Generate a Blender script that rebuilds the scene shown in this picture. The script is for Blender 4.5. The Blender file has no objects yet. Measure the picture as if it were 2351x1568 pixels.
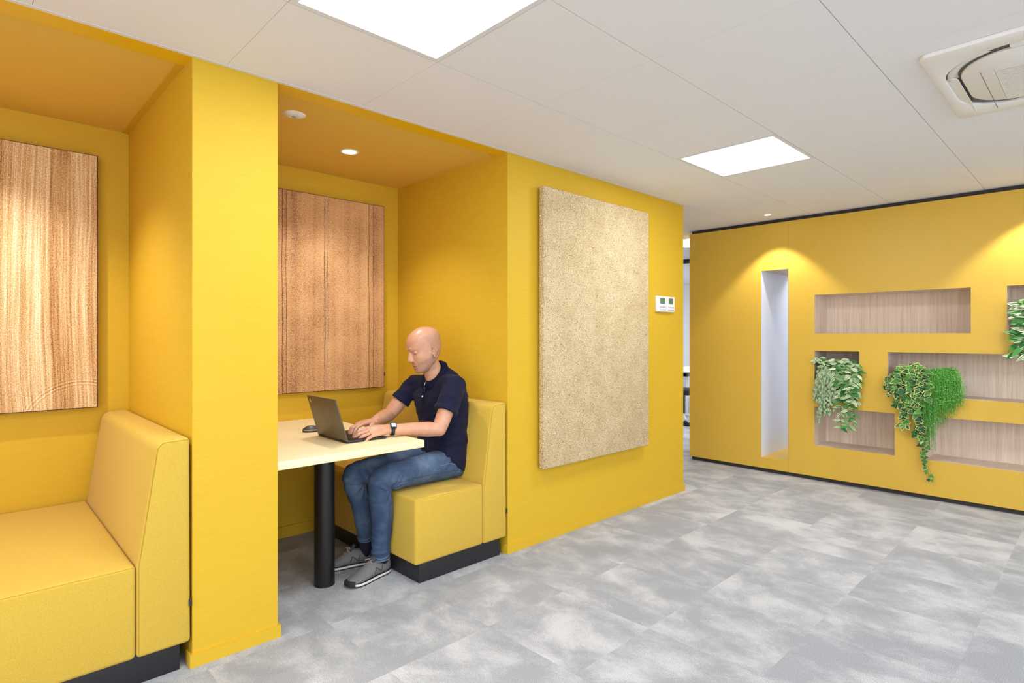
import bpy, bmesh, math, random
from math import sin, cos, pi, radians, sqrt, exp
from mathutils import Vector, Matrix, noise, Euler
random.seed(7)
S = bpy.context.scene
COL = S.collection
H = 2.376                     # ceiling height
XL, XR, X3, X4 = -0.7198, -0.389, 0.966, 2.976   # pillar, booth and wall corners
YB = 1.188                    # back wall of the booths
XF = 4.12                     # face of the shelving wall

# ------------------------------------------------------------------ helpers
def lin(c):
    def f(v):
        v /= 255.0
        return v / 12.92 if v <= .04045 else ((v + .055) / 1.055) ** 2.4
    return (f(c[0]), f(c[1]), f(c[2]), 1.0)

class NT:
    """tiny node helper around a principled material"""
    def __init__(s, name, rough=.6, col=None, spec=.5, metal=0.0):
        s.m = bpy.data.materials.new(name); s.m.use_nodes = True
        s.t = s.m.node_tree; s.b = s.t.nodes['Principled BSDF']
        s.b.inputs['Roughness'].default_value = rough
        s.b.inputs['Metallic'].default_value = metal
        s.b.inputs['Specular IOR Level'].default_value = spec
        if col: s.b.inputs['Base Color'].default_value = lin(col)
    def n(s, typ, **kw):
        nd = s.t.nodes.new('ShaderNode' + typ)
        for k, v in kw.items():
            if k.startswith('i_'):
                key = k[2:]
                key = int(key) if key.isdigit() else key.replace('_', ' ')
                nd.inputs[key].default_value = v
            else: setattr(nd, k, v)
        return nd
    def l(s, a, b): s.t.links.new(a, b)
    def coord(s, scale=(1, 1, 1), rot=(0, 0, 0), kind='Object'):
        tc = s.n('TexCoord'); mp = s.n('Mapping')
        mp.inputs['Scale'].default_value = scale; mp.inputs['Rotation'].default_value = rot
        s.l(tc.outputs[kind], mp.inputs['Vector']); return mp.outputs[0]
    def noise(s, vec, scale, detail=2, rough=.5, dist=0):
        n = s.n('TexNoise'); n.inputs['Scale'].default_value = scale; n.inputs['Detail'].default_value = detail
        n.inputs['Roughness'].default_value = rough; n.inputs['Distortion'].default_value = dist
        s.l(vec, n.inputs['Vector']); return n.outputs[0]
    def ramp(s, fac, stops, interp='LINEAR'):
        r = s.n('ValToRGB'); r.color_ramp.interpolation = interp
        e = r.color_ramp.elements
        while len(e) < len(stops): e.new(.5)
        for k, (p, c) in enumerate(stops):
            e[k].position = p; e[k].color = lin(c) if len(c) == 3 else c
        s.l(fac, r.inputs[0]); return r.outputs[0]
    def math(s, op, a, b=None, c=None):
        m = s.n('Math', operation=op)
        for k, v in enumerate((a, b, c)):
            if v is None: continue
            if isinstance(v, (int, float)): m.inputs[k].default_value = v
            else: s.l(v, m.inputs[k])
        return m.outputs[0]
    def mix(s, fac, a, b, blend='MIX'):
        m = s.n('Mix', data_type='RGBA', blend_type=blend)
        for idx, v in ((0, fac), (6, a), (7, b)):
            if isinstance(v, (int, float)): m.inputs[idx].default_value = v
            elif isinstance(v, tuple): m.inputs[idx].default_value = lin(v) if len(v) == 3 else v
            else: s.l(v, m.inputs[idx])
        return m.outputs[2]
    def base(s, sock): s.l(sock, s.b.inputs['Base Color'])
    def bump(s, h, strength=.2, dist=.002):
        b = s.n('Bump'); b.inputs['Strength'].default_value = strength; b.inputs['Distance'].default_value = dist
        s.l(h, b.inputs['Height']); s.l(b.outputs[0], s.b.inputs['Normal'])

def mesh(name, verts, faces, m=None, parent=None, smooth=False, bevel=0, seg=2, autosmooth=False):
    me = bpy.data.meshes.new(name); me.from_pydata([tuple(v) for v in verts], [], faces); me.update()
    o = bpy.data.objects.new(name, me); COL.objects.link(o)
    bm = bmesh.new(); bm.from_mesh(me)
    bmesh.ops.recalc_face_normals(bm, faces=bm.faces)
    if bevel:
        es = [e for e in bm.edges if len(e.link_faces) == 2 and e.calc_face_angle(0) > .5]
        bmesh.ops.bevel(bm, geom=es, offset=bevel, segments=seg, profile=.5, affect='EDGES', clamp_overlap=True)
    if smooth:
        for f in bm.faces: f.smooth = True
    bm.to_mesh(me); bm.free()
    if bevel and not smooth:
        for p in me.polygons: p.use_smooth = True
        try: me.set_sharp_from_angle(angle=radians(50))
        except Exception: pass
    if m: me.materials.append(m)
    if parent: setpar(o, parent)
    return o
def setpar(o, p):
    o.parent = p
    o.matrix_parent_inverse = PINV.get(p.name, Matrix.Identity(4))
PINV = {}
class MB:
    def __init__(s): s.v, s.f = [], []
    def add(s, v, f):
        n = len(s.v); s.v += [Vector(x) for x in v]; s.f += [[i + n for i in q] for q in f]; return s
    def box(s, lo, hi, M=None):
        x0, y0, z0 = lo; x1, y1, z1 = hi
        v = [(x0,y0,z0),(x1,y0,z0),(x1,y1,z0),(x0,y1,z0),(x0,y0,z1),(x1,y0,z1),(x1,y1,z1),(x0,y1,z1)]
        if M: v = [M @ Vector(p) for p in v]
        return s.add(v, [(0,3,2,1),(4,5,6,7),(0,1,5,4),(1,2,6,5),(2,3,7,6),(3,0,4,7)])
    def prism(s, pts, d):      # polygon (3D points) extruded by vector d
        n = len(pts); d = Vector(d); v = [Vector(p) for p in pts]; v += [p + d for p in v]
        return s.add(v, [tuple(range(n))[::-1], tuple(range(n, 2*n))] + [(i, (i+1) % n, n+(i+1) % n, n+i) for i in range(n)])
    def tube(s, pts, radii, n=10, flat=None, cap=True, up=None):
        pts = [Vector(p) for p in pts]
        if not isinstance(radii, (list, tuple)): radii = [radii] * len(pts)
        rings = []; prev = None
        for i, p in enumerate(pts):
            t = (pts[min(i+1, len(pts)-1)] - pts[max(i-1, 0)]).normalized()
            if prev is None:
                u = Vector(up) if up else (Vector((0,0,1)) if abs(t.z) < .9 else Vector((1,0,0)))
            else: u = prev
            u = (u - t * u.dot(t)).normalized(); prev = u; w = t.cross(u)
            r = radii[i]; ru, rw = r if isinstance(r, (list, tuple)) else (r, r)
            rings.append([p + u * (ru * cos(2*pi*k/n)) + w * (rw * sin(2*pi*k/n)) for k in range(n)])
        return s.rings(rings, cap)
    def rings(s, rings, cap=True):
        n = len(rings[0]); v = [p for r in rings for p in r]; f = []
        for i in range(len(rings) - 1):
            for k in range(n):
                f.append((i*n+k, i*n+(k+1) % n, (i+1)*n+(k+1) % n, (i+1)*n+k))
        if cap: f.append(tuple(range(n))[::-1]); f.append(tuple(range((len(rings)-1)*n, len(rings)*n)))
        return s.add(v, f)
    def ball(s, c, r, nu=16, nv=10, M=None):
        c = Vector(c); r = r if isinstance(r, (list, tuple)) else (r, r, r)
        v = []; f = []
        for j in range(1, nv):
            for i in range(nu):
                th = pi*j/nv; ph = 2*pi*i/nu
                p = Vector((r[0]*sin(th)*cos(ph), r[1]*sin(th)*sin(ph), r[2]*cos(th)))
                v.append(c + (M @ p if M else p))
        top = len(v); p = Vector((0,0,r[2])); v.append(c + (M @ p if M else p))
        p = Vector((0,0,-r[2])); v.append(c + (M @ p if M else p))
        for j in range(nv-2):
            for i in range(nu):
                f.append((j*nu+i, (j+1)*nu+i, (j+1)*nu+(i+1) % nu, j*nu+(i+1) % nu))
        for i in range(nu):
            f.append((top, i, (i+1) % nu)); b = (nv-2)*nu; f.append((top+1, b+(i+1) % nu, b+i))
        return s.add(v, f)
    def lathe(s, prof, c=(0,0,0), n=32, cap=True):
        return s.rings([[Vector(c) + Vector((r*cos(2*pi*k/n), r*sin(2*pi*k/n), z)) for k in range(n)] for r, z in prof], cap)
    def build(s, name, m=None, parent=None, smooth=False, bevel=0, seg=2):
        return mesh(name, s.v, s.f, m, parent, smooth, bevel, seg)

def tag(o, label=None, cat=None, group=None, kind=None):
    if label: o['label'] = label
    if cat: o['category'] = cat
    if group: o['group'] = group
    if kind: o['kind'] = kind
    return o
def empty(name, loc, label, cat, group=None):
    o = bpy.data.objects.new(name, None); COL.objects.link(o); o.location = loc; o.empty_display_size = .1
    PINV[o.name] = Matrix.Translation(Vector(loc)).inverted()
    return tag(o, label, cat, group)
def struct(o): o['kind'] = 'structure'; return o
def boxo(name, lo, hi, m, parent=None, bevel=0, seg=2): return MB().box(lo, hi).build(name, m, parent, bevel=bevel, seg=seg)
def voxel(o, size, smooth=4, factor=.5, disp=None):
    """union the overlapping shells of a mesh into one continuous skin"""
    md = o.modifiers.new('r', 'REMESH'); md.mode = 'VOXEL'; md.voxel_size = size; md.use_smooth_shade = True
    if smooth:
        sm = o.modifiers.new('s', 'SMOOTH'); sm.iterations = smooth; sm.factor = factor
    dg = bpy.context.evaluated_depsgraph_get()
    me = bpy.data.meshes.new_from_object(o.evaluated_get(dg))
    o.modifiers.clear(); old = o.data; mats = list(old.materials); nm = old.name
    o.data = me
    if not me.materials:
        for q in mats: me.materials.append(q)
    bpy.data.meshes.remove(old); me.name = nm
    if disp:
        nv = [v.co + v.normal * disp(v.co) for v in me.vertices]
        for v, c in zip(me.vertices, nv): v.co = c
        me.update()
    for p in me.polygons: p.use_smooth = True
    return o
def rrect(cx, cy, hx, hy, r, n=8):
    P = []
    for (sx, sy, a0) in ((1,1,0),(-1,1,90),(-1,-1,180),(1,-1,270)):
        for k in range(n+1):
            a = radians(a0 + 90*k/n); P.append((cx + sx*(hx-r) + r*cos(a), cy + sy*(hy-r) + r*sin(a)))
    return P

# ------------------------------------------------------------------ materials
YEL = (226, 183, 52)
def mat_wallpaper():
    t = NT('yellow_wallpaper', .62, spec=.3)
    v = t.coord((5, 5, 260)); n = t.noise(v, 1.0, 3, .6)
    v2 = t.coord((14, 14, 700)); n2 = t.noise(v2, 1.0, 2, .6)
    a = t.math('ADD', t.math('MULTIPLY', n, .6), t.math('MULTIPLY', n2, .4))
    t.base(t.ramp(a, [(.32, (205, 164, 33)), (.5, (210, 169, 39)), (.7, (215, 175, 48))]))
    t.bump(a, .25, .0012); return t.m
def mat_plain(name, c, rough=.5, spec=.4, **k): return NT(name, rough, c, spec, **k).m
M_WALL = mat_wallpaper()
M_YPAINT = mat_plain('yellow_paint', (210, 169, 40), .5, .35)
M_YCEIL = mat_plain('pale_yellow_ceiling_paint', (226, 188, 84), .7, .2)
M_YGLOSS = mat_plain('yellow_lacquer', (232, 186, 20), .35, .4)
def mat_lam():
    t = NT('yellow_laminate', .42, spec=.4)
    n = t.noise(t.coord((90, 90, 2.5)), 1.0, 2)
    t.base(t.ramp(n, [(.3, (212, 172, 64)), (.7, (214, 174, 67))])); t.bump(n, .03, .0004); return t.m
M_LAM = mat_lam()
def mat_fabric():
    t = NT('yellow_fabric', .85, spec=.2)
    v = t.coord((1, 1, 1), (radians(35), radians(30), radians(45)))
    w1 = t.n('TexWave', wave_type='BANDS', bands_direction='X'); w1.inputs['Scale'].default_value = 240; w1.inputs['Distortion'].default_value = .6; w1.inputs['Detail'].default_value = 1
    w2 = t.n('TexWave', wave_type='BANDS', bands_direction='Z'); w2.inputs['Scale'].default_value = 240; w2.inputs['Distortion'].default_value = .6; w2.inputs['Detail'].default_value = 1
    t.l(v, w1.inputs[0]); t.l(v, w2.inputs[0])
    wv = t.math('MULTIPLY', w1.outputs[1], w2.outputs[1])
    n = t.noise(t.coord((1, 1, 1)), 560, 2, .75)
    a = t.math('ADD', t.math('MULTIPLY', wv, .35), t.math('MULTIPLY', n, .6))
    t.base(t.ramp(a, [(.2, (184, 147, 44)), (.48, (209, 174, 68)), (.75, (225, 195, 98))]))
    t.bump(a, .35, .0012)
    t.b.inputs['Sheen Weight'].default_value = .08; t.b.inputs['Sheen Roughness'].default_value = .5
    return t.m
M_FAB = mat_fabric()
M_SEAM = mat_plain('seam_thread', (176, 138, 40), .9)
M_BLACKP = mat_plain('black_plinth_laminate', (38, 37, 40), .45)
M_BLACKM = mat_plain('black_powder_coated_steel', (17, 17, 20), .38, .5)
M_DARK = mat_plain('dark_grey_brown', (52, 47, 46), .6)  # dark finish of plinth, head strip, battens, tags and chair seat
M_WHITE = mat_plain('white_paint', (238, 238, 236), .6)
def mat_ceiling():
    t = NT('white_ceiling_tile', .9, spec=.1)
    n = t.noise(t.coord((1, 1, 1)), 300, 2, .6)
    t.base(t.ramp(n, [(.3, (234, 234, 236)), (.7, (238, 238, 240))])); t.bump(n, .03, .0002); return t.m
M_CEIL = mat_ceiling()
M_GROOVE = mat_plain('ceiling_joint', (150, 150, 152), .9, .1)
M_TRIM = mat_plain('white_edge_profile', (226, 228, 232), .5)
def mat_oak():
    t = NT('greyed_oak_veneer', .5, spec=.3)
    n1 = t.noise(t.coord((45, 45, .8)), 1, 3, .6); n2 = t.noise(t.coord((220, 220, 5)), 1, 2, .6)
    a = t.math('ADD', t.math('MULTIPLY', n1, .55), t.math('MULTIPLY', n2, .45))
    t.base(t.ramp(a, [(.3, (194, 172, 152)), (.5, (216, 197, 178)), (.68, (230, 213, 196))])); t.bump(a, .1, .0005); return t.m
M_OAK = mat_oak()
def mat_carpet():
    t = NT('grey_carpet_tiles', .95, spec=.05)
    geo = t.n('NewGeometry'); pos = geo.outputs['Position']
    sc = t.n('VectorMath', operation='MULTIPLY'); sc.inputs[1].default_value = (2, 2, 0); t.l(pos, sc.inputs[0])
    off = t.n('VectorMath', operation='ADD'); off.inputs[1].default_value = (.36, .12, 0); t.l(sc.outputs[0], off.inputs[0])
    fl = t.n('VectorMath', operation='FLOOR'); t.l(off.outputs[0], fl.inputs[0])
    wn = t.n('TexWhiteNoise', noise_dimensions='3D'); t.l(fl.outputs[0], wn.inputs[0])
    rs = t.n('VectorMath', operation='SCALE'); rs.inputs['Scale'].default_value = 37; t.l(wn.outputs['Color'], rs.inputs[0])
    ad = t.n('VectorMath', operation='ADD'); t.l(pos, ad.inputs[0]); t.l(rs.outputs[0], ad.inputs[1])
    st = t.n('VectorMath', operation='MULTIPLY'); st.inputs[1].default_value = (4.6, 3.2, 1); t.l(ad.outputs[0], st.inputs[0])
    n = t.noise(st.outputs[0], 1.0, 5, .6, .3)
    st2 = t.n('VectorMath', operation='MULTIPLY'); st2.inputs[1].default_value = (1, .3, 1); t.l(pos, st2.inputs[0])
    hs = t.noise(st2.outputs[0], 130, 2, .7)
    sp = t.noise(pos, 380, 3, .85)
    a = t.math('ADD', n, t.math('MULTIPLY', t.math('SUBTRACT', hs, .5), .22))
    a = t.math('ADD', a, t.math('MULTIPLY', t.math('SUBTRACT', sp, .5), .12))
    a = t.math('ADD', a, t.math('MULTIPLY', t.math('SUBTRACT', wn.outputs['Value'], .5), .07))
    c = t.ramp(a, [(.40, (176, 177, 178)), (.50, (189, 190, 190)), (.60, (208, 208, 207)), (.70, (219, 218, 216))])
    sp2 = t.ramp(sp, [(.34, (112, 112, 114)), (.54, (255, 255, 255))])
    t.base(t.mix(.85, c, sp2, 'MULTIPLY')); t.bump(sp, .6, .003); return t.m
M_CARPET = mat_carpet()
def mat_flax():
    t = NT('pressed_flax_fibre', .95, spec=.05)
    v = t.coord((1, 1, 1)); 
    base = t.noise(v, 9, 3, .6)
    c0 = t.ramp(base, [(.35, (214, 195, 158)), (.65, (228, 210, 176))])
    sp = t.noise(t.coord((1, 1, 1.4), (0, .6, 0)), 150, 2, .75)
    c1 = t.mix(1.0, c0, t.ramp(sp, [(.30, (150, 124, 94)), (.46, (232, 221, 198)), (.6, (255, 253, 246))]), 'MULTIPLY')
    wn = t.n('TexNoise'); wn.inputs['Scale'].default_value = 120; t.l(v, wn.inputs[0])
    ws = t.n('VectorMath', operation='SCALE'); ws.inputs['Scale'].default_value = .016; t.l(wn.outputs['Color'], ws.inputs[0])
    c2 = c1
    for vs, rot, sc, dist, pickv, col in ((66, .7, (1, 1, 2.0), .24, .58, (104, 74, 52)), (58, -.9, (1.8, 1, 1), .20, .70, (134, 104, 78)), (120, -.6, (2.4, 1, 1), .27, .55, (128, 96, 70)), (105, .3, (1, 1, 2.6), .22, .72, (252, 244, 220)), (85, -1.1, (2.2, 1, 1), .20, .80, (214, 160, 62)), (160, .2, (1, 1, 1.3), .30, .45, (96, 74, 62))):
        vo = t.n('TexVoronoi', feature='F1'); vo.inputs['Scale'].default_value = vs
        wv = t.n('VectorMath', operation='ADD'); t.l(t.coord(sc, (0, rot, 0)), wv.inputs[0]); t.l(ws.outputs[0], wv.inputs[1]); t.l(wv.outputs[0], vo.inputs['Vector'])
        pick = t.n('SeparateColor'); t.l(vo.outputs['Color'], pick.inputs[0])
        msk = t.math('MULTIPLY', t.math('LESS_THAN', vo.outputs['Distance'], dist), t.math('GREATER_THAN', pick.outputs[0], pickv))
        c2 = t.mix(t.math('MULTIPLY', msk, .85), c2, col)
    # long straw flecks
    f1 = t.noise(t.coord((40, 40, 260), (0, .5, 0)), 1, 2, .6); f2 = t.noise(t.coord((260, 40, 40), (0, -.35, 0)), 1, 2, .6)
    m2 = t.math('GREATER_THAN', t.math('MAXIMUM', f1, f2), .70)
    c3 = t.mix(m2, c2, (246, 232, 190))
    t.base(c3); t.bump(sp, .7, .004); return t.m
M_FLAX = mat_flax()
def mat_field():     # aerial picture of a ploughed field: wavering vertical rows
    t = NT('ploughed_field_print', .7, spec=.1)
    big = t.noise(t.coord((2.2, 1, .9)), 1, 2)
    tc = t.n('TexCoord'); sx = t.n('SeparateXYZ'); t.l(tc.outputs['Object'], sx.inputs[0])
    x = t.math('ADD', sx.outputs[0], t.math('MULTIPLY', big, .10))
    cb = t.n('CombineXYZ'); t.l(t.math('MULTIPLY', x, 1), cb.inputs[0]); t.l(t.math('MULTIPLY', sx.outputs[2], .012), cb.inputs[2])
    rows = t.noise(cb.outputs[0], 78, 4, .8)
    wide = t.noise(cb.outputs[0], 13, 2, .5)
    grit = t.noise(t.coord((1, 1, .7)), 230, 3, .8)
    a = t.math('ADD', t.math('MULTIPLY', rows, .85), t.math('MULTIPLY', wide, .45))
    a = t.math('SUBTRACT', a, .055); a = t.math('ADD', a, t.math('MULTIPLY', t.math('SUBTRACT', grit, .5), .85))
    # curved turning tracks near the lower edge
    dx = t.math('ADD', sx.outputs[0], .93); dz = t.math('SUBTRACT', sx.outputs[2], .82)
    rr = t.math('SQRT', t.math('ADD', t.math('MULTIPLY', dx, dx), t.math('MULTIPLY', dz, dz)))
    ring = t.math('SINE', t.math('MULTIPLY', rr, 420))
    near = t.math('SUBTRACT', 1, t.math('MULTIPLY', t.math('ABSOLUTE', t.math('SUBTRACT', rr, .235)), 34)); near = t.math('MAXIMUM', near, 0)
    a = t.math('ADD', a, t.math('MULTIPLY', t.math('MULTIPLY', ring, near), .10))
    c = t.ramp(a, [(.30, (98, 64, 34)), (.43, (158, 112, 66)), (.53, (196, 152, 102)), (.64, (220, 184, 136)), (.78, (246, 228, 196))])
    gr = t.noise(t.coord((9, 1, 4)), 1.3, 2); gm = t.ramp(gr, [(.62, (0, 0, 0)), (.72, (120, 120, 120))])
    t.base(t.mix(gm, c, (132, 124, 62))); t.bump(grit, .4, .003); return t.m
M_FIELD = mat_field()
def mat_soil():     # aerial picture of a speckled field with paired tramlines
    t = NT('tramline_field_print', .75, spec=.1)
    grit = t.noise(t.coord((1, 1, .8)), 250, 3, .8)
    strip = t.noise(t.coord((26, 1, .25)), 1, 2); cloud = t.noise(t.coord((1, 1, 1)), 3.5, 3)
    a = t.math('ADD', grit, t.math('MULTIPLY', t.math('SUBTRACT', strip, .5), .16)); a = t.math('ADD', a, t.math('MULTIPLY', t.math('SUBTRACT', cloud, .5), .25))
    c = t.ramp(a, [(.33, (78, 52, 38)), (.41, (140, 98, 66)), (.48, (200, 152, 106)), (.62, (222, 176, 126)), (.8, (236, 198, 150))])
    tc = t.n('TexCoord'); sx = t.n('SeparateXYZ'); t.l(tc.outputs['Object'], sx.inputs[0])
    wob = t.noise(t.coord((0, 0, 2)), 1, 1)
    x = t.math('ADD', sx.outputs[0], t.math('MULTIPLY', t.math('SUBTRACT', wob, .5), .02))
    brk = t.noise(t.coord((60, 1, 60)), 1, 2, .8)
    lines = None
    for cx, w in ((.090, .0035), (.115, .0025), (.372, .0040), (.396, .0028), (.700, .0032), (.735, .0032), (-.16, .003), (-.135, .003)):
        d = t.math('ABSOLUTE', t.math('SUBTRACT', x, cx))
        m = t.math('LESS_THAN', d, t.math('MULTIPLY', brk, w * 1.15))
        lines = m if lines is None else t.math('MAXIMUM', lines, m)
    t.base(t.mix(t.math('MULTIPLY', lines, .85), c, (66, 38, 30))); t.bump(grit, .3, .002); return t.m
M_SOIL = mat_soil()
M_EDGE = mat_plain('dark_brown_frame_edge', (46, 28, 20), .6)
def mat_emit(name, c, s):
    t = NT(name, .5); t.b.inputs['Base Color'].default_value = (.8, .8, .8, 1)
    t.b.inputs['Emission Color'].default_value = c; t.b.inputs['Emission Strength'].default_value = s; return t.m
PANEL = 13.0
M_PANEL = mat_emit('led_panel_diffuser', (.905, .98, 1.10, 1), PANEL)
M_LAMP = mat_emit('downlight_lens', (1, .93, .82, 1), 12)
def mat_table():
    t = NT('cream_table_laminate', .45, spec=.4)
    n = t.noise(t.coord((1, 1, 1)), 400, 2); t.base(t.ramp(n, [(.3, (238, 221, 172)), (.7, (242, 227, 182))])); return t.m
M_TABLE = mat_table()
M_PLASTIC = mat_plain('white_plastic', (236, 234, 229), .45)
M_ACW = mat_plain('warm_white_plastic', (236, 234, 230), .5)
M_ACD = mat_plain('dark_grey_vane', (96, 96, 98), .6)
M_LCD = mat_plain('green_grey_display', (92, 120, 92), .25)
M_GREYT = mat_plain('grey_print', (170, 170, 170), .6)
M_SLOT = mat_plain('white_lining', (226, 226, 232), .5)

# ------------------------------------------------------------------ setting
struct(boxo('floor', (-7, -7, -.05), (10.5, 5, 0), M_CARPET))
# suspended ceiling: loose tiles over a grey joint plane
tiles = MB(); lights = [(-1, -1), (3, -1)]      # tile index of the LED panels (x index, y index)
lit = set(lights) | {(7, 2), (8, 2)}
def addtile(x0, x1, y0, y1): tiles.box((x0 + .0006, y0 + .0014, H), (x1 - .0006, y1 - .0014, H + .012))
for i in range(-12, 18):
    for j in range(-11, 9):
        x0, x1 = .6*i, .6*(i+1); y0, y1 = -.6188 + .6*j, -.0188 + .6*j
        if (i, j) in lit: continue
        if j > 0 and x1 <= X4 + .02: continue
        if j > 0 and x0 < X4: x0 = X4
        addtile(x0, x1, y0, y1)
addtile(4.2, 4.5, .5812, 1.1812); addtile(5.1, 5.4, .5812, 1.1812)
ce = struct(tiles.build('ceiling', M_CEIL))
gp = struct(boxo('ceiling_joint_plane', (-7.2, -7, H + .006), (10.8, 5, H + .03), M_GROOVE)); gp.name = 'ceiling_backing'
struct(boxo('trim_1', (-7, -.0188, H - .0015), (X4, 0, H + .004), M_TRIM))
# yellow walls
struct(boxo('wall_center', (XL, 0, 0), (XR, YB, H + .02), M_WALL))
struct(boxo('wall_left', (X3, 0, 0), (X4, YB + .1, H + .02), M_WALL))
struct(boxo('wall_back', (-2.4, YB, 0), (X3, YB + .1, H + .02), M_WALL))
struct(boxo('wall_outer', (-7, 0, 0), (-2.075, YB, H + .02), M_WALL))
for n, (a, b) in enumerate(((-2.075, XL), (XR, X3))):
    c = struct(boxo('ceiling_booth', (a, .10, H + .002), (b, YB, H + .02), M_YCEIL))
    struct(boxo('trim_%d' % (n + 2), (a, 0, H - .002), (b, .10, H + .02), M_YGLOSS))
struct(boxo('trim_4', (XL - .03, .10, H - .002), (XL, YB, H + .01), M_YPAINT))
# skirting boards (front faces and the returns into the booths)
bh, bt = .052, .0105
def skirt(name, lo, hi): return struct(boxo(name, lo, hi, M_YPAINT, bevel=.002))
sk = MB().box((XL - bt, -bt, 0), (XR + bt, 0, bh)).box((XR, 0, 0), (XR + bt, YB, bh)).box((XL - bt, 0, 0), (XL, .05, bh))
struct(sk.build('baseboard_center', M_YPAINT))
sk = MB().box((X3 - bt, -bt, 0), (X4 + bt, 0, bh)).box((X3 - bt, 0, 0), (X3, .05, bh)).box((X4, 0, 0), (X4 + bt, YB, bh))
struct(sk.build('baseboard_left', M_YPAINT))
struct(boxo('baseboard_back', (XR + bt, YB - bt, 0), (X3, YB, bh + .02), M_YPAINT))
# rest of the room, outside the frame
struct(boxo('wall_west', (-7.1, -7, 0), (-7, 0, H + .02), M_WHITE))
struct(boxo('wall_south', (-7, -7.1, 0), (10.5, -7, H + .02), M_WHITE))
struct(boxo('wall_east', (9.6, -7, 0), (9.7, 5, H + .02), M_WHITE))
struct(boxo('wall_north', (X4, 5, 0), (10.5, 5.1, H + .02), M_WHITE))

# ------------------------------------------------------------------ lamps
def ceiling_light(i, j, label):
    x0, y0 = .6*i, -.6188 + .6*j
    t = empty('ceiling_light', (x0 + .3, y0 + .3, H), label, 'ceiling light', 'square ceiling light panels')
    fr = MB(); w = .024
    for lo, hi in (((x0+.002, y0+.002), (x0+.598, y0+w)), ((x0+.002, y0+.6-w), (x0+.598, y0+.598)), ((x0+.002, y0+w), (x0+w, y0+.6-w)), ((x0+.6-w, y0+w), (x0+.598, y0+.6-w))):
        fr.box((*lo, H - .001), (*hi, H + .005))
    fr.build('frame', M_TRIM, t)
    boxo('diffuser', (x0 + w, y0 + w, H + .001), (x0 + .6 - w, y0 + .6 - w, H + .004), M_PANEL, t)
ceiling_light(-1, -1, 'large square light panel above the pillar, cut off by the top of the picture')
ceiling_light(3, -1, 'square light panel in the ceiling in front of the yellow shelving wall')
ceiling_light(7.5, 2, 'small bright light panel seen through the gap beside the shelving wall')
def lamp(kind, loc, energy, size=None, color=(.905, .98, 1.10), **k):
    d = bpy.data.lights.new(kind.lower() + '_lamp', kind); d.energy = energy; d.color = color
    if kind == 'AREA': d.shape = 'SQUARE'; d.size = size
    for a, b in k.items(): setattr(d, a, b)
    o = bpy.data.objects.new('lamp', d); COL.objects.link(o); o.location = loc; return o
# the same panels continue behind and beside the camera
for x in (-5.1, -2.7, -.3, 2.1):
    for y in (-3.3188, -5.7188):
        lamp('AREA', (x, y, H - .004), PANEL * .55 * .55 * pi * (1.25 if x < 0 else .7), .55, (.905, .98, 1.10))
for x in (-5.1, -2.7): lamp('AREA', (x, -.9188, H - .004), PANEL * .55 * .55 * pi, .55, (.905, .98, 1.10))
for x, y, k in ((4.5, 2.9, .5), (7.0, .9, 1.4), (8.6, 1.2, 1.6), (6.9, 3.9, 1.4)): lamp('AREA', (x, y, H - .004), PANEL * .55 * .55 * pi * k, .55)  # unseen lamps added to brighten the office beyond the gap
def fill_light(loc, rot, w, h, rad, color=(.905, .98, 1.10)):  # unseen area lights added behind the camera to lift ceiling and walls
    o = lamp('AREA', loc, rad * pi * w * h, w, color); o.data.shape = 'RECTANGLE'; o.data.size = w; o.data.size_y = h; o.rotation_euler = rot; o.name = 'added_fill'
fill_light((-1.4, -6.9, 1.7), (radians(90), 0, 0), 9.0, 1.2, 2.4)
fill_light((-6.9, -3.6, 1.7), (radians(90), 0, radians(-90)), 5.0, 1.2, 2.0)
def downlight(x, y, label, r=.042, energy=60, ang=86, blend=.3, off=0):
    z = H + (.002 if y > 0 else 0)
    t = empty('downlight', (x, y, z), label, 'downlight', 'round recessed downlights')
    MB().lathe([(r*.72, -.001), (r*.80, -.004), (r, -.003), (r*1.02, -.0005), (r*1.0, .001)], (x, y, z), 40, False).build('ring', M_PLASTIC, t, smooth=True)
    MB().lathe([(.0005, -.0012), (r*.74, -.0012), (r*.74, .001)], (x, y, z), 40, False).build('lens', M_LAMP, t)
    l = lamp('SPOT', (x, y, z - .012), energy, color=(1, .97, .93), spot_size=radians(ang), spot_blend=blend, shadow_soft_size=.02)
    l.name = 'downlight_beam'; return t
downlight(.288, .646, 'round downlight in the yellow booth ceiling above the table', .054, 24, 116, .8)
downlight(3.86, -.331, 'small round downlight in the white ceiling beside the shelving wall', .036, 25, 92, .35)
for y in (-2.13,): 
    l = lamp('SPOT', (3.87, y, H - .012), 25, color=(1, .97, .93), spot_size=radians(92), spot_blend=.35, shadow_soft_size=.02)
l = lamp('SPOT', (-1.397, .646, H - .012), 40, color=(1, .97, .93), spot_size=radians(116), spot_blend=.8, shadow_soft_size=.02)
# motion sensor on the booth ceiling
t = empty('motion_sensor', (-.185, .309, H), 'round white motion sensor in the booth ceiling beside the pillar', 'sensor')
z = H + .002
MB().lathe([(.001, -.010), (.030, -.010), (.036, -.008), (.0385, -.005), (.050, -.004), (.053, -.001), (.053, .002)], (-.185, .309, z), 40).build('housing', M_PLASTIC, t, smooth=True)
MB().lathe([(.001, -.018), (.008, -.017), (.012, -.013), (.013, -.009)], (-.185, .309, z), 24).build('lens', M_GREYT, t, smooth=True)

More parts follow.
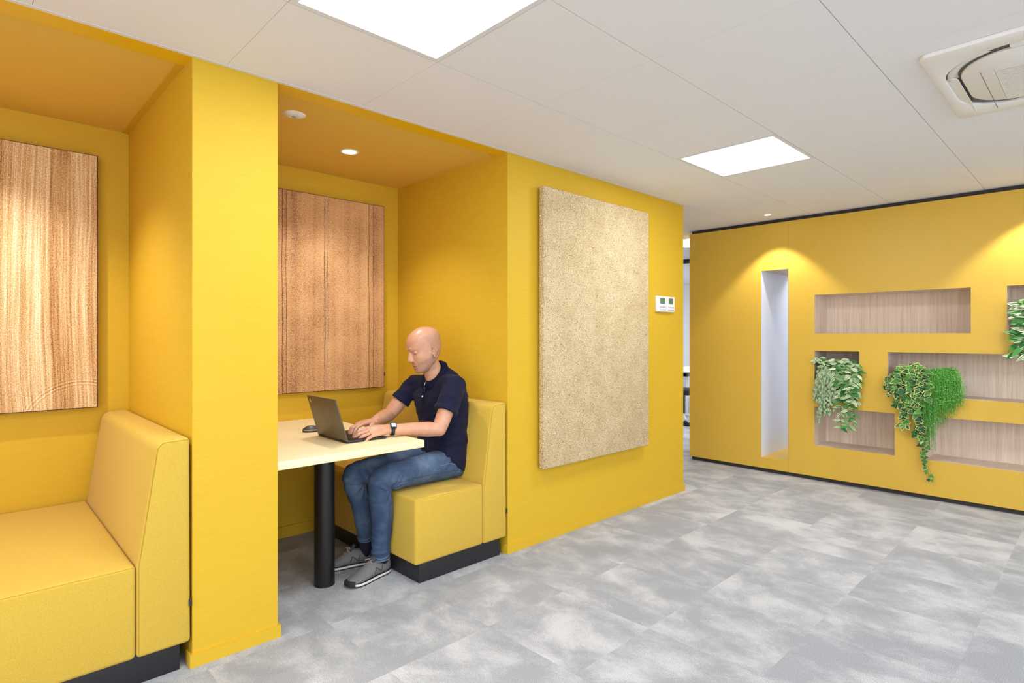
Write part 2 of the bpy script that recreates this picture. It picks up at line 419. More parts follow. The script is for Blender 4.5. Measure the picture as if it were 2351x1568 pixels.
# ------------------------------------------------------------------ shelving wall
YE = -3.3
NICHES = [(-.638, -1.736, 1.309, 1.653, .31), (-.638, -.993, .808, 1.155, .31), (-1.199, -2.75, .808, 1.155, .31),
          (-.636, -1.248, .313, .657, .31), (-1.456, -2.9, .313, .655, .31), (-1.943, -2.6, 1.309, 1.653, .31)]
SLOT = (-.166, -.412, .138, 1.904, .68)
sh = empty('built_in_shelving', (XF + .3, -1.3, 0), 'yellow built-in wall unit with wood-lined niches holding hanging plants', 'wall unit')
def face(y0, y1, holes):
    ys = sorted({y0, y1} | {h[k] for h in holes for k in (0, 1)}); zs = sorted({.036, 2.343} | {h[k] for h in holes for k in (2, 3)})
    m = MB()
    for a, b in zip(ys, ys[1:]):
        for c, d in zip(zs, zs[1:]):
            my, mz = (a+b)/2, (c+d)/2
            if any(h[1] < my < h[0] and h[2] < mz < h[3] for h in holes): continue
            m.add([(XF, a, c), (XF, b, c), (XF, b, d), (XF, a, d)], [(0, 1, 2, 3)])
    return m
SEAM = -.414
m = face(SEAM + .0007, .58, [SLOT]); m.add([(XF, .58, .036), (XF + .7, .58, .036), (XF + .7, .58, 2.343), (XF, .58, 2.343)], [(0, 1, 2, 3)])
m.build('face_panel', M_LAM, sh)
face(YE, SEAM - .0007, NICHES).build('face_panel', M_LAM, sh)
boxo('seam_strip', (XF + .002, SEAM - .003, .04), (XF + .004, SEAM + .003, 2.34), M_SEAM, sh)
boxo('plinth', (XF + .022, YE, 0), (XF + .68, .562, .036), M_DARK, sh)
boxo('head_strip', (XF + .022, YE, 2.343), (XF + .68, .562, H), M_DARK, sh)
boxo('carcass', (XF + .315, YE, .036), (XF + .32, -.45, 2.343), M_LAM, sh)
for (a, b, c, d, dep) in NICHES:
    x0, x1 = XF, XF + dep
    MB().add([(x0,a,c),(x1,a,c),(x1,b,c),(x0,b,c),(x0,a,d),(x1,a,d),(x1,b,d),(x0,b,d)], [(0,1,2,3),(4,7,6,5),(0,4,5,1),(3,2,6,7),(1,5,6,2)]).build('niche', M_OAK, sh)
a, b, c, d, dep = SLOT; x0, x1 = XF, XF + dep
MB().add([(x0,a,c),(x1,a,c),(x1,b,c),(x0,b,c),(x0,a,d),(x1,a,d),(x1,b,d),(x0,b,d)], [(0,4,5,1),(3,2,6,7)]).build('slot_lining', M_SLOT, sh)
MB().add([(x0,a,c),(x1,a,c),(x1,b,c),(x0,b,c)], [(0,1,2,3)]).build('slot_floor', M_LAM, sh)
MB().add([(x0,a,d),(x1,a,d),(x1,b,d),(x0,b,d)], [(0,1,2,3)]).build('slot_head', M_OAK, sh)
MB().box((XF + .685, YE, 0), (XF + .70, SLOT[1], H)).box((XF + .685, SLOT[0], 0), (XF + .70, .58, H)).box((XF + .685, SLOT[1], 0), (XF + .70, SLOT[0], SLOT[2])).box((XF + .685, SLOT[1], SLOT[3]), (XF + .70, SLOT[0], H)).build('rear_panel', M_WHITE, sh)
lamp('AREA', (5.45, -.75, H - .004), PANEL * .55 * .55 * pi, .55)  # unseen lamp added behind the unit to light the slot lining

# ------------------------------------------------------------------ air conditioner cassette
ax0, ax1, ay1 = 1.315, 2.205, -1.951; ay0 = ay1 - .89; acx, acy = (ax0+ax1)/2, (ay0+ay1)/2; az = H - .017
ac = empty('air_conditioner', (acx, acy, H), 'white ceiling cassette air conditioner with curved air slots at the right edge', 'air conditioner')
def plate_with_hole(outer, inner, z0, z1):
    n = len(outer); m = MB()
    v = [(x, y, z0) for x, y in outer] + [(x, y, z0) for x, y in inner] + [(x, y, z1) for x, y in outer] + [(x, y, z1) for x, y in inner]
    f = []
    for k in range(n):
        q = (k+1) % n
        f += [(k, q, n+q, n+k), (2*n+k, 3*n+k, 3*n+q, 2*n+q), (k, 2*n+k, 2*n+q, q), (n+k, n+q, 3*n+q, 3*n+k)]
    return m.add(v, f)
out = rrect(acx, acy, .445, .445, .03, 10); inn = rrect(acx, acy, .352, .412, .24, 10); inn2 = rrect(acx, acy, .302, .357, .19, 10)
inn = rrect(acx, acy, .348, .405, .22, 10)
pm = plate_with_hole(out, inn, az, H); pm.build('panel', M_ACW, ac, bevel=.004)
MB().prism([(x, y, az + .012) for x, y in rrect(acx, acy, .35, .407, .22, 10)], (0, 0, .0045)).build('recess', M_ACD, ac)
MB().prism([(x, y, az - .002) for x, y in inn2], (0, 0, .0135)).build('inner_panel', M_ACW, ac, bevel=.003)
# louvres: one per side
def flap(c, hx, hy, tilt_axis, ang, name='louvre', m=M_ACW):
    M = Matrix.Translation(c) @ Matrix.Rotation(ang, 4, tilt_axis)
    P = rrect(0, 0, hx, hy, min(hx, hy)*.9, 6)
    MB().prism([M @ Vector((x, y, 0)) for x, y in P], M.to_3x3() @ Vector((0, 0, .004))).build(name, m, ac, bevel=.001)
flap((acx + .115, ay1 - .058, az + .003), .250, .020, 'X', radians(14))
flap((acx, ay0 + .058, az + .003), .250, .020, 'X', radians(-14))
flap((ax0 + .121, acy - .05, az + .003), .015, .235, 'Y', radians(22))
flap((ax1 - .121, acy, az + .003), .015, .235, 'Y', radians(-22))
# curved deflector in the corner of the slot
arc = MB(); ring = []
for k in range(25):
    a = radians(84 + 78*k/24); cxq, cyq = acx - .348 + .22, acy + .405 - .22
    p0 = Vector((cxq + .215*cos(a), cyq + .215*sin(a), az + .004)); p1 = Vector((cxq + .180*cos(a), cyq + .180*sin(a), az + .011))
    ring.append([p0, p1, p1 + Vector((0, 0, .003)), p0 + Vector((0, 0, .003))])
arc.rings(ring).build('corner_deflector', M_PLASTIC, ac, smooth=True)
MB().box((acx - .14, ay1 - .153, az - .0026), (acx + .38 - .0, ay1 - .151, az - .0019)).build('access_seam', M_ACD, ac)
g = MB()
for k in range(40):
    x = acx - .128 + .5*k/39*1.0
    if x > acx + .262: break
    g.box((x, ay1 - .70, az - .0045), (x + .0062, ay1 - .196, az - .002))
g.build('grille', M_PLASTIC, ac)
MB().box((acx - .13, ay1 - .70, az - .0024), (acx + .266, ay1 - .194, az - .0019)).build('grille_backing', M_GREYT, ac)

# ------------------------------------------------------------------ wall panel, thermostat, pictures
pn = boxo('acoustic_panel', (1.214, -.06, .465), (2.372, -.018, 2.214), M_FLAX, bevel=.008, seg=3)
boxo('mounting_batten', (1.5, -.019, 1.9), (2.1, 0, 2.0), M_DARK, pn); boxo('mounting_batten', (1.5, -.019, .7), (2.1, 0, .8), M_DARK, pn)
tag(pn, 'large beige pressed-fibre acoustic panel hanging on the yellow wall', 'acoustic panel')
th = empty('thermostat', (2.675, 0, 1.54), 'white double thermostat with two green displays on the yellow wall', 'thermostat')
boxo('housing', (2.547, -.022, 1.478), (2.805, 0, 1.602), M_PLASTIC, th, bevel=.004)
for k, x in enumerate((2.578, 2.700)):
    boxo('display', (x + .012, -.0232, 1.541), (x + .078, -.021, 1.588), M_LCD, th)
    bt_ = MB()
    for q in range(3):
        for r in range(2): bt_.box((x + .004 + q*.031, -.0235, 1.489 + r*.022), (x + .026 + q*.031, -.0215, 1.499 + r*.022))
    bt_.build('buttons', M_GREYT, th)
    mk = MB(); x0 = x + .034
    for q in range(5): mk.box((x0 + q*.006, -.0228, 1.5935), (x0 + .0038 + q*.006, -.0215, 1.5975))
    mk.build('maker_mark', M_GREYT, th)
boxo('seam', (2.6745, -.0224, 1.48), (2.6765, -.021, 1.60), M_GREYT, th)
def picture(x0, x1, z0, z1, m, label, tagx=None):
    t = empty('picture', ((x0+x1)/2, YB, (z0+z1)/2), label, 'picture', 'printed acoustic pictures in the booths')
    boxo('frame', (x0, YB - .046, z0), (x1, YB - .004, z1), M_EDGE, t)
    boxo('print', (x0 + .0035, YB - .0485, z0 + .0035), (x1 - .0035, YB - .045, z1 - .0035), m, t)
    if tagx: boxo('fabric_tag', (x1 - .001, YB - .042, z0 + .078), (x1 + .009, YB - .040, z0 + .106), M_DARK, t)
picture(-1.94, -.861, .921, 2.217, M_FIELD, 'wide picture of pale ploughed field rows on the wall above the empty bench')
picture(-.245, .823, .922, 2.217, M_SOIL, 'speckled brown picture with dark paired lines above the table', True)

# ------------------------------------------------------------------ benches
def bench(xb, label):
    """built with its back against x = xb, seat towards -x"""
    t = empty('bench', (xb - .32, .58, 0), label, 'bench', 'upholstered booth benches')
    y0, y1 = -.006, 1.165
    o = boxo('seat', (xb - .642, y0, .105), (xb - .183, y1, .447), M_FAB, t, bevel=.016, seg=4)
    prof = [(xb - .182, .105), (xb - .182, .44), (xb - .119, .872), (xb - .098, .893), (xb - .006, .897), (xb - .003, .105)]
    MB().prism([(x, y0 - .002, z) for x, z in prof], (0, y1 - y0 + .004, 0)).build('backrest', M_FAB, t, bevel=.015, seg=4)
    boxo('plinth', (xb - .603, .018, 0), (xb - .035, y1 - .05, .112), M_BLACKP, t, bevel=.002)
    sm = MB()
    e = .0012
    P = [(xb - .636, .436), (xb - .189, .436)]
    sm.tube([(xb - .628, y0 + .004, .4405), (xb - .19, y0 + .004, .4405)], e, 6)
    sm.tube([(x, y0 - .0005, z) for x, z in ((xb - .1745, .12), (xb - .1745, .44), (xb - .1145, .866), (xb - .096, .885), (xb - .012, .889))], e, 6)
    sm.build('seam', M_SEAM, t)
    boxo('label_tag', (xb - .010, y0 - .0035, .245), (xb + .0005, y0 - .0012, .272), M_DARK, t)
    return t
bench(X3 - .012, 'yellow upholstered bench with high back on which the person sits')
bench(XL - .004, 'empty yellow upholstered bench in the booth left of the pillar')

# ------------------------------------------------------------------ table
TZ = .744
tb = empty('table', (-.007, .6, 0), 'cream table with a thick black column leg carrying the open laptop', 'table')
boxo('tabletop', (XR + .001, .012, TZ - .037), (.379, YB - .001, TZ), M_TABLE, tb, bevel=.0015)
MB().lathe([(.0515, 0), (.0515, TZ - .037)], (-.007, .355, 0), 48).build('leg', M_BLACKM, tb, smooth=False)
for p in tb.children[1].data.polygons: p.use_smooth = abs(p.normal.z) < .5
MB().lathe([(.0525, 0), (.0525, .004), (.0515, .005)], (-.007, .355, 0), 48).build('foot_ring', M_BLACKM, tb)

# ------------------------------------------------------------------ laptop and mouse
def mat_lid():  # dark lid; its bronze tint is reflected yellow painted into the base colour
    t = NT('dark_lid_yellow_reflection', .38, spec=.5); n = t.noise(t.coord((1,1,1)), 6, 3)
    t.base(t.ramp(n, [(.3, (84, 74, 58)), (.7, (92, 82, 64))])); return t.m
M_LID = mat_lid(); M_KEY = mat_plain('black_key', (20, 18, 18), .5); M_DECK = mat_plain('black_deck', (44, 38, 36), .5)
M_SCREEN = mat_plain('dark_screen', (14, 14, 16), .15); M_MARK = mat_plain('pale_metal_mark', (214, 196, 150), .3, metal=.6); M_RED = mat_plain('red_stick', (170, 30, 30), .5)
lp = empty('laptop', (.15, .352, TZ), 'dark open laptop on the cream table in front of the person', 'laptop')
ly0, ly1, lx0, lx1 = .19, .516, .034, .262
boxo('base', (lx0, ly0, TZ + .0015), (lx1, ly1, TZ + .0125), M_DECK, lp, bevel=.003)
keys = MB(); kz = TZ + .0125
rows = [(15, .0), (14, .004), (13, .008), (12, .012), (8, 0)]
for r in range(6):
    n = [14, 14, 14, 13, 12, 9][r]; w = (.29) / n; x = lx0 + .026 + r*.0185
    for k in range(n):
        y = ly0 + .018 + k*w
        keys.box((x, y + .0012, kz - .001), (x + (.0165 if r else .011), y + w - .0012, kz + .0022))
keys.build('keyboard', M_KEY, lp)
boxo('touchpad', (lx0 + .148, ly0 + .112, kz - .001), (lx0 + .212, ly0 + .214, kz + .0006), M_KEY, lp)
MB().ball((lx0 + .082, ly0 + .163, kz + .002), .003).build('pointing_stick', M_RED, lp, smooth=True)
ang = math.atan2(.064, .216)
LM = Matrix.Translation((lx0 + .002, 0, TZ + .0125)) @ Matrix.Rotation(-ang, 4, 'Y')
lid = MB().box((-.003, ly0, 0), (.004, ly1, .224), LM).build('lid', M_LID, lp, bevel=.002)
MB().box((.0041, ly0 + .007, .012), (.0048, ly1 - .007, .218), LM).build('screen', M_SCREEN, lid)
mk = MB()
for q, (a, b, l) in enumerate(((0, 0, .020), (.0055, .004, .016), (-.0055, -.003, .014))):
    R = LM @ Matrix.Translation((-.0033, ly1 - .028, .196)) @ Matrix.Rotation(radians(38), 4, 'X')
    mk.box((-.0004, a - .0015, b - l/2), (.0004, a + .0015, b + l/2), R)
    mk.box((-.0004, a - .0035, b - .001), (.0004, a + .0035, b + .001), R)
mk.build('lid_emblem', M_MARK, lid)
for y in (ly0 + .03, ly1 - .07): MB().tube([(lx0 + .001, y, TZ + .011), (lx0 + .001, y + .04, TZ + .011)], .0055, 12).build('hinge', M_KEY, lp)
M_MOUSE = mat_plain('grey_mouse_shell', (70, 68, 66), .35)
ms = empty('computer_mouse', (.075, .675, TZ), 'grey computer mouse lying behind the laptop on the table', 'computer mouse')
RM = Matrix.Rotation(radians(-10), 4, 'Z')
def mouse_shell(s, zt):
    rings = []
    for k in range(13):
        u = -1 + 2*k/12; w = max(.003, .031*sqrt(max(0, 1 - abs(u)**2.6))*s); h = max(.004, zt*(1 - abs(u + .15)**2.4*.75))
        rings.append([Vector((.075, .675, TZ)) + RM @ Vector((.055*u*s, w*cos(a), .002 + max(0, h*sin(a)))) for a in [pi*q/12 for q in range(13)]] + [Vector((.075, .675, TZ)) + RM @ Vector((.055*u*s, 0, .001))])
    return MB().rings(rings)
mouse_shell(1, .034).build('shell', M_MOUSE, ms, smooth=True)
MB().tube([Vector((.075, .675, TZ)) + RM @ Vector((-.050 + .1*k/8, -.031*sqrt(1 - abs(-.9 + .9*2*k/8*1.0)**2.6*.98) - .0003, .012)) for k in range(9)], .0013, 6).build('side_trim', M_MARK, ms)
MB().tube([Vector((.075, .675, TZ + .032)) + RM @ Vector((-.030 + .006*k, 0, .0)) for k in range(3)], .004, 10).build('scroll_wheel', M_KEY, ms, smooth=True)

# ------------------------------------------------------------------ glimpse of the office through the gap
gl = NT('clear_glass', .02, (240, 246, 244)); gl.b.inputs['Transmission Weight'].default_value = 1.0; gl.b.inputs['IOR'].default_value = 1.05; gl.b.inputs['Alpha'].default_value = .25
w1 = struct(boxo('window_1', (6.10, 1.0, .05), (6.112, 2.6, 2.33), gl.m))
fr = MB().box((6.08, .98, 2.32), (6.14, 2.62, H)).box((6.08, .98, 0), (6.14, 2.62, .05)).box((6.08, .94, 0), (6.14, .98, H)).box((6.08, 2.60, 0), (6.14, 2.64, H))
fo = struct(fr.build('window_frame', M_BLACKM, w1))
struct(boxo('wall_office', (6.08, 2.64, 0), (6.16, 5, H), M_WHITE))
struct(boxo('wall_passage', (6.08, -3.3, 0), (6.16, .94, H), M_WHITE))
dk = empty('desk', (7.4, 2.55, 0), 'white desk top behind the glass, glimpsed beside the shelving wall', 'desk')
boxo('desktop', (6.85, 2.1, .70), (8.4, 2.9, .73), M_WHITE, dk, bevel=.003)
for x in (6.95, 8.3): boxo('leg', (x - .03, 2.2, 0), (x + .03, 2.8, .70), M_PLASTIC, dk)
boxo('cable_tray', (6.92, 2.2, .64), (8.3, 2.32, .70), M_GREYT, dk)
oc = empty('office_chair', (6.45, 1.98, 0), 'dark office chair tucked at the desk behind the glass', 'chair')
boxo('seat', (6.22, 1.76, .42), (6.66, 2.20, .50), M_DARK, oc, bevel=.03, seg=3)
boxo('backrest', (6.24, 1.68, .55), (6.64, 1.74, 1.0), M_GREYT, oc, bevel=.025, seg=3)
MB().tube([(6.45, 1.98, .10), (6.45, 1.98, .43)], .03, 16).build('gas_lift', M_BLACKM, oc)
MB().tube([(6.45, 1.80, .45), (6.45, 1.735, .6)], .02, 8).build('back_support', M_BLACKM, oc)
b = MB()
for k in range(5):
    a = 2*pi*k/5; b.tube([(6.45, 1.98, .11), (6.45 + .3*cos(a), 1.98 + .3*sin(a), .065)], [.024, .016], 8)
b.build('star_base', M_PLASTIC, oc)
for k in range(5):
    a = 2*pi*k/5; MB().ball((6.45 + .3*cos(a), 1.98 + .3*sin(a), .03), .03, 12, 8).build('caster', M_BLACKM, oc, smooth=True)
# ------------------------------------------------------------------ plants
class LB:
    """leaves gathered into one foliage mesh with a uv and a per-leaf random value"""
    def __init__(s): s.v, s.f, s.uv, s.r = [], [], [], []
    def add(s, v, f, uv, r):
        n = len(s.v); s.v += v; s.f += [[i + n for i in q] for q in f]; s.uv += uv; s.r += [r] * len(v)
    def build(s, name, m, parent):
        me = bpy.data.meshes.new(name); me.from_pydata([tuple(p) for p in s.v], [], s.f)
        ul = me.uv_layers.new(name='UVMap'); at = me.color_attributes.new('rnd', 'FLOAT_COLOR', 'POINT')
        for lp_ in me.loops: ul.data[lp_.index].uv = s.uv[lp_.vertex_index]
        for k, r in enumerate(s.r): at.data[k].color = (r[0], r[1], r[2], 1)
        for p in me.polygons: p.use_smooth = True
        me.materials.append(m); me.update()
        o = bpy.data.objects.new(name, me); COL.objects.link(o); setpar(o, parent); return o
def frame(p, d, nrm):
    d = Vector(d).normalized(); nrm = Vector(nrm); nrm = (nrm - d * nrm.dot(d)).normalized(); s = nrm.cross(d)
    return lambda a, b, c: Vector(p) + s * a + d * b + nrm * c     # across, along, out
def ovate(lb, p, d, nrm, L, W, curl, fold, r):
    F = frame(p, d, nrm); v = []; uv = []; f = []; nu, nv = 5, 7
    for j in range(nv):
        t = j / (nv-1); w = W * (sin(pi * min(1, t**.72))**.85) * .5 + .0006
        for i in range(nu):
            q = -1 + 2*i/(nu-1); v.append(F(q*w, t*L, -curl*L*t*t + fold*w*abs(q) - .15*w*q*q)); uv.append((i/(nu-1), t))
    for j in range(nv-1):
        for i in range(nu-1): f.append((j*nu+i, j*nu+i+1, (j+1)*nu+i+1, (j+1)*nu+i))
    lb.add(v, f, uv, r)
IVY = [(0, 0), (.14, -.14), (.36, -.18), (.46, -.04), (.42, .06), (.60, .22), (.52, .34), (.32, .40), (.28, .60), (.14, .86), (0, 1.0)]
def ivyleaf(lb, p, d, nrm, L, curl, r):
    F = frame(p, d, nrm); pts = IVY + [(-a, b) for a, b in IVY[-2:0:-1]]
    out = []
    for k in range(len(pts)):
        a, b = pts[k], pts[(k+1) % len(pts)]; out += [a, ((a[0]+b[0])/2, (a[1]+b[1])/2)]
    n = len(out); v = []; uv = []; f = []
    def P(a, b): return F(a*L, b*L, L*(-curl*(b*b) + .22*abs(a) - .25*a*a))
    v.append(P(0, .25)); uv.append((0, 0))
    for sc, e in ((.45, .35), (.80, .7), (1.0, 1.0)):
        for a, b in out: v.append(P(a*sc, .25 + (b-.25)*sc)); uv.append((e, 0))
    for k in range(n):
        q = (k+1) % n; f.append((0, 1+k, 1+q))
        for r_ in range(2): f.append((1+r_*n+k, 1+(r_+1)*n+k, 1+(r_+1)*n+q, 1+r_*n+q))
    lb.add(v, f, uv, r)
def hopcone(lb, p, d, nrm, L, R, r):
    F = frame(p, d, nrm); v = []; uv = []; f = []; nu, nv = 14, 11
    for j in range(nv):
        t = j/(nv-1)
        for i in range(nu):
            a = 2*pi*(i + (.5*(j//2)))/nu; ri = R*(sin(pi*(.06+.9*t))**.7)*(.78 + (.34 if (i + j) % 2 == 0 else 0))
            v.append(F(ri*cos(a), t*L, ri*sin(a))); uv.append((1.0 if (i + j) % 2 == 0 else 0.0, t))
    for j in range(nv-1):
        for i in range(nu): f.append((j*nu+i, j*nu+(i+1) % nu, (j+1)*nu+(i+1) % nu, (j+1)*nu+i))
    lb.add(v, f, uv, r)
def bez(P, t):
    a, b, c, d = [Vector(p) for p in P]; s = 1-t
    return a*s**3 + b*3*s*s*t + c*3*s*t*t + d*t**3
R = random.random
def U(a, b): return a + (b-a)*R()
def leafmat(name, build):
    t = NT(name, .45, spec=.35); a = t.n('Attribute', attribute_name='rnd'); uvn = t.n('UVMap'); sx = t.n('SeparateXYZ'); t.l(uvn.outputs[0], sx.inputs[0])
    rc = t.n('SeparateColor'); t.l(a.outputs['Color'], rc.inputs[0])
    t.base(build(t, sx.outputs[0], sx.outputs[1], rc.outputs[0], rc.outputs[1])); 
    t.b.inputs['Subsurface Weight'].default_value = .08; t.b.inputs['Subsurface Radius'].default_value = (.01, .02, .004)
    return t.m
def b_stripe(t, u, v, r, r2):
    x = t.math('ABSOLUTE', t.math('SUBTRACT', t.math('MULTIPLY', u, 2), 1))
    w = t.math('SINE', t.math('ADD', t.math('MULTIPLY', x, 9.5), t.math('MULTIPLY', r, 5)))
    k = t.math('GREATER_THAN', t.math('ADD', w, t.math('MULTIPLY', t.math('SUBTRACT', r2, .70), 2.2)), .1)
    g = t.mix(r, (30, 88, 36), (78, 150, 62)); return t.mix(k, g, (226, 230, 194))
def b_ivy(t, u, v, r, r2):
    g = t.mix(r, (22, 60, 36), (74, 146, 56)); m = t.ramp(t.math('ADD', u, t.math('MULTIPLY', t.math('SUBTRACT', r2, .5), .35)), [(.78, (0,0,0)), (.9, (255,255,255))])
    return t.mix(m, g, (206, 212, 128))
def b_hop(t, u, v, r, r2): return t.mix(u, t.mix(r, (84, 128, 82), (124, 152, 100)), t.mix(r2, (170, 198, 154), (216, 218, 186)))
def b_fern(t, u, v, r, r2): return t.mix(r, (46, 128, 38), (122, 196, 84))
def b_stem(t, u, v, r, r2): return t.mix(r, (84, 104, 44), (116, 110, 60))
M_STRIPE = leafmat('striped_leaf', b_stripe); M_IVY = leafmat('variegated_ivy_leaf', b_ivy); M_HOP = leafmat('grey_green_hop', b_hop)
M_FERN = leafmat('bright_green_filament', b_fern)
M_STEM = mat_plain('plant_stem', (92, 112, 52), .6); M_POT = mat_plain('dark_planter', (40, 36, 34), .6)
OUT = Vector((-.8, -.45, .35))
def plant(name, y, z, label, hy=.06, hz=.10, px=4.27, dx=.06):
    t = empty(name, (px, y, z), label, 'hanging plant', 'plants hanging from the niches')
    MB().lathe([(min(hy, dx)*.75, 0), (min(hy, dx), hz), (min(hy, dx)*.92, hz), (min(hy, dx)*.9, hz - .01)], (px, y, z + .0005), 24).build('pot', M_POT, t); return t
def vine(P, lb, st, step, leaf, t0=.1, r=.0016):
    L = sum((bez(P, (k+1)/40) - bez(P, k/40)).length for k in range(40)); n = max(2, int(L/step))
    st.tube([bez(P, k/14) for k in range(15)], [r]*15, 5)
    for k in range(n):
        t = t0 + (1-t0)*(k + .5)/n; p = bez(P, t); d = (bez(P, min(1, t+.02)) - bez(P, t-.02)).normalized(); leaf(lb, p, d, k, t)
def safe(p):   # nothing may grow into the wall face
    if p.x > XF - .012 and p.z < .80: p.x = XF - .012
    return p
# grey-green hop plant
t = plant('hop_plant', -.73, .808, 'grey-green plant with small hop-like cones hanging from the small niche', .055)
lb = LB(); st = MB()
def hopleaf(lb, p, d, k, tt):
    for q in range(3):
        dd = Vector((U(-.5, .1), U(-.6, .6), -1)); pp = p + Vector((U(-.02, .005), U(-.02, .02), U(-.015, .015)))
        pp.x = min(pp.x, XF - .02) if pp.z < .85 else pp.x
        hopcone(lb, pp, dd, OUT, U(.026, .038), U(.008, .0115), (R(), R(), 0))
for k in range(24):
    y0 = U(-.80, -.68); y1 = U(-.845, -.66); ze = U(.72, .95) if k % 3 else U(.51, .72); ye = y1 + U(-.02, .02) + (0 if ze > .7 else (-.74 - y1)*.5)
    P = [(U(4.2, 4.27), y0, .93), (U(4.12, 4.18), (y0+y1)/2, U(1.02, 1.09)), (U(4.05, 4.09), y1, U(.94, 1.02)), (U(4.055, 4.09), ye, ze)]
    vine(P, lb, st, .030, hopleaf, .35, .0012)
lb.build('cones', M_HOP, t); st.build('stems', M_STEM, t, smooth=True)
# striped trailing plants
def stripeleaf(size):
    def g(lb, p, d, k, tt):
        side = 1 if k % 2 else -1
        for q in range(2):
            dd = Vector((U(-.5, -.1), side*U(.5, 1.1)*(1 if q else -.6), U(-.9, .25))); n = OUT + Vector((U(-.4, .4), U(-.5, .5), U(-.2, .6)))
            pp = p + Vector((0, side*.004, 0))
            if pp.z < .83 or pp.z > 1.2: pp.x = min(pp.x, XF - .03)
            ovate(lb, pp, dd, n, U(.85, 1.15)*size, U(.38, .48)*size, U(.05, .35), U(.05, .3), (R(), R(), 0))
    return g
t = plant('striped_plant', -.90, .808, 'trailing plant with white-striped green leaves hanging from the small niche', .055)
lb = LB(); st = MB()
for k in range(17):
    y0 = U(-.95, -.82); y1 = U(-1.02, -.80) ; ze = U(.62, .95) if k % 4 else U(.47, .56)
    P = [(U(4.2, 4.28), y0, .93), (U(4.14, 4.2), (y0+y1)/2, U(1.06, 1.13)), (U(4.04, 4.09), y1, U(1.02, 1.12)), (U(4.05, 4.085), y1 + U(-.03, .02), ze)]
    vine(P, lb, st, .036, stripeleaf(.062), .2)
for k in range(10):     # bushy top reaching across the niche
    y1 = U(-.95, -.67); P = [(4.26, U(-.9, -.8), .93), (4.22, y1*.5 - .42, 1.05), (4.16, y1, U(1.06, 1.12)), (U(4.07, 4.12), y1 + U(-.03, .03), U(1.0, 1.08))]
    vine(P, lb, st, .036, stripeleaf(.055), .4)
lb.build('foliage', M_STRIPE, t); st.build('stems', M_STEM, t, smooth=True)
t = plant('striped_plant', -2.10, 1.309, 'trailing white-striped plant in the upper niche at the right edge of the picture', .055)
lb = LB(); st = MB()
for k in range(18):
    y0 = U(-2.2, -2.05); y1 = U(-2.25, -2.0); ze = U(1.2, 1.45) if k % 3 else U(1.08, 1.2)
    P = [(U(4.2, 4.28), y0, 1.43), (U(4.14, 4.2), (y0+y1)/2, U(1.56, 1.62)), (U(4.04, 4.08), y1, U(1.48, 1.6)), (U(4.05, 4.085), y1 + U(-.03, .03), ze)]
    vine(P, lb, st, .04, stripeleaf(.085), .2)
lb.build('foliage', M_STRIPE, t); st.build('stems', M_STEM, t, smooth=True)
# variegated ivy
t = plant('ivy_plant', -1.34, .808, 'variegated ivy with dark leaves and pale edges trailing furthest towards the floor', .06)
lb = LB(); st = MB()
def ivl(size):
    def g(lb, p, d, k, tt):
        for q in range(2):
            dd = Vector((U(-.5, 0), U(-.9, .9), U(-1.1, .1))); n = OUT + Vector((U(-.3, .3), U(-.5, .5), U(-.3, .5)))
            pp = p + Vector((U(-.025, .0), U(-.015, .015), 0)); pp.x = min(pp.x, XF - .03) if pp.z < .82 else pp.x
            ivyleaf(lb, pp, dd, n, U(.7, 1.15)*size, U(.0, .3), (R()**1.3, R(), 0))
    return g
for k in range(26):
    y0 = U(-1.42, -1.28); y1 = U(-1.50, -1.22); ze = U(.72, .98) if k % 2 else U(.46, .70)
    if ze < .72: y1 = U(-1.49, -1.27)
    P = [(U(4.2, 4.28), y0, .92), (U(4.14, 4.2), (y0+y1)/2, U(1.04, 1.14)), (U(4.03, 4.08), y1, U(.98, 1.09)), (U(4.05, 4.085), y1 + U(-.02, .02), ze)]
    vine(P, lb, st, .040, ivl(.050), .15)
for ye, ze in ((-1.20, .86), (-1.19, .90), (-1.22, .80)):
    P = [(4.24, -1.30, .92), (4.16, -1.26, 1.02), (4.06, -1.22, .98), (4.07, ye, ze)]; vine(P, lb, st, .035, ivl(.034), .3)
for pts in (((4.08, -1.42, .66), (4.085, -1.43, .50), (4.09, -1.44, .34), (4.095, -1.492, .155)), ((4.08, -1.43, .62), (4.09, -1.47, .46), (4.09, -1.455, .36), (4.095, -1.462, .25))):
    vine(pts, lb, st, .030, ivl(.030), .05)
lb.build('foliage', M_IVY, t); st.build('stems', M_STEM, t, smooth=True)
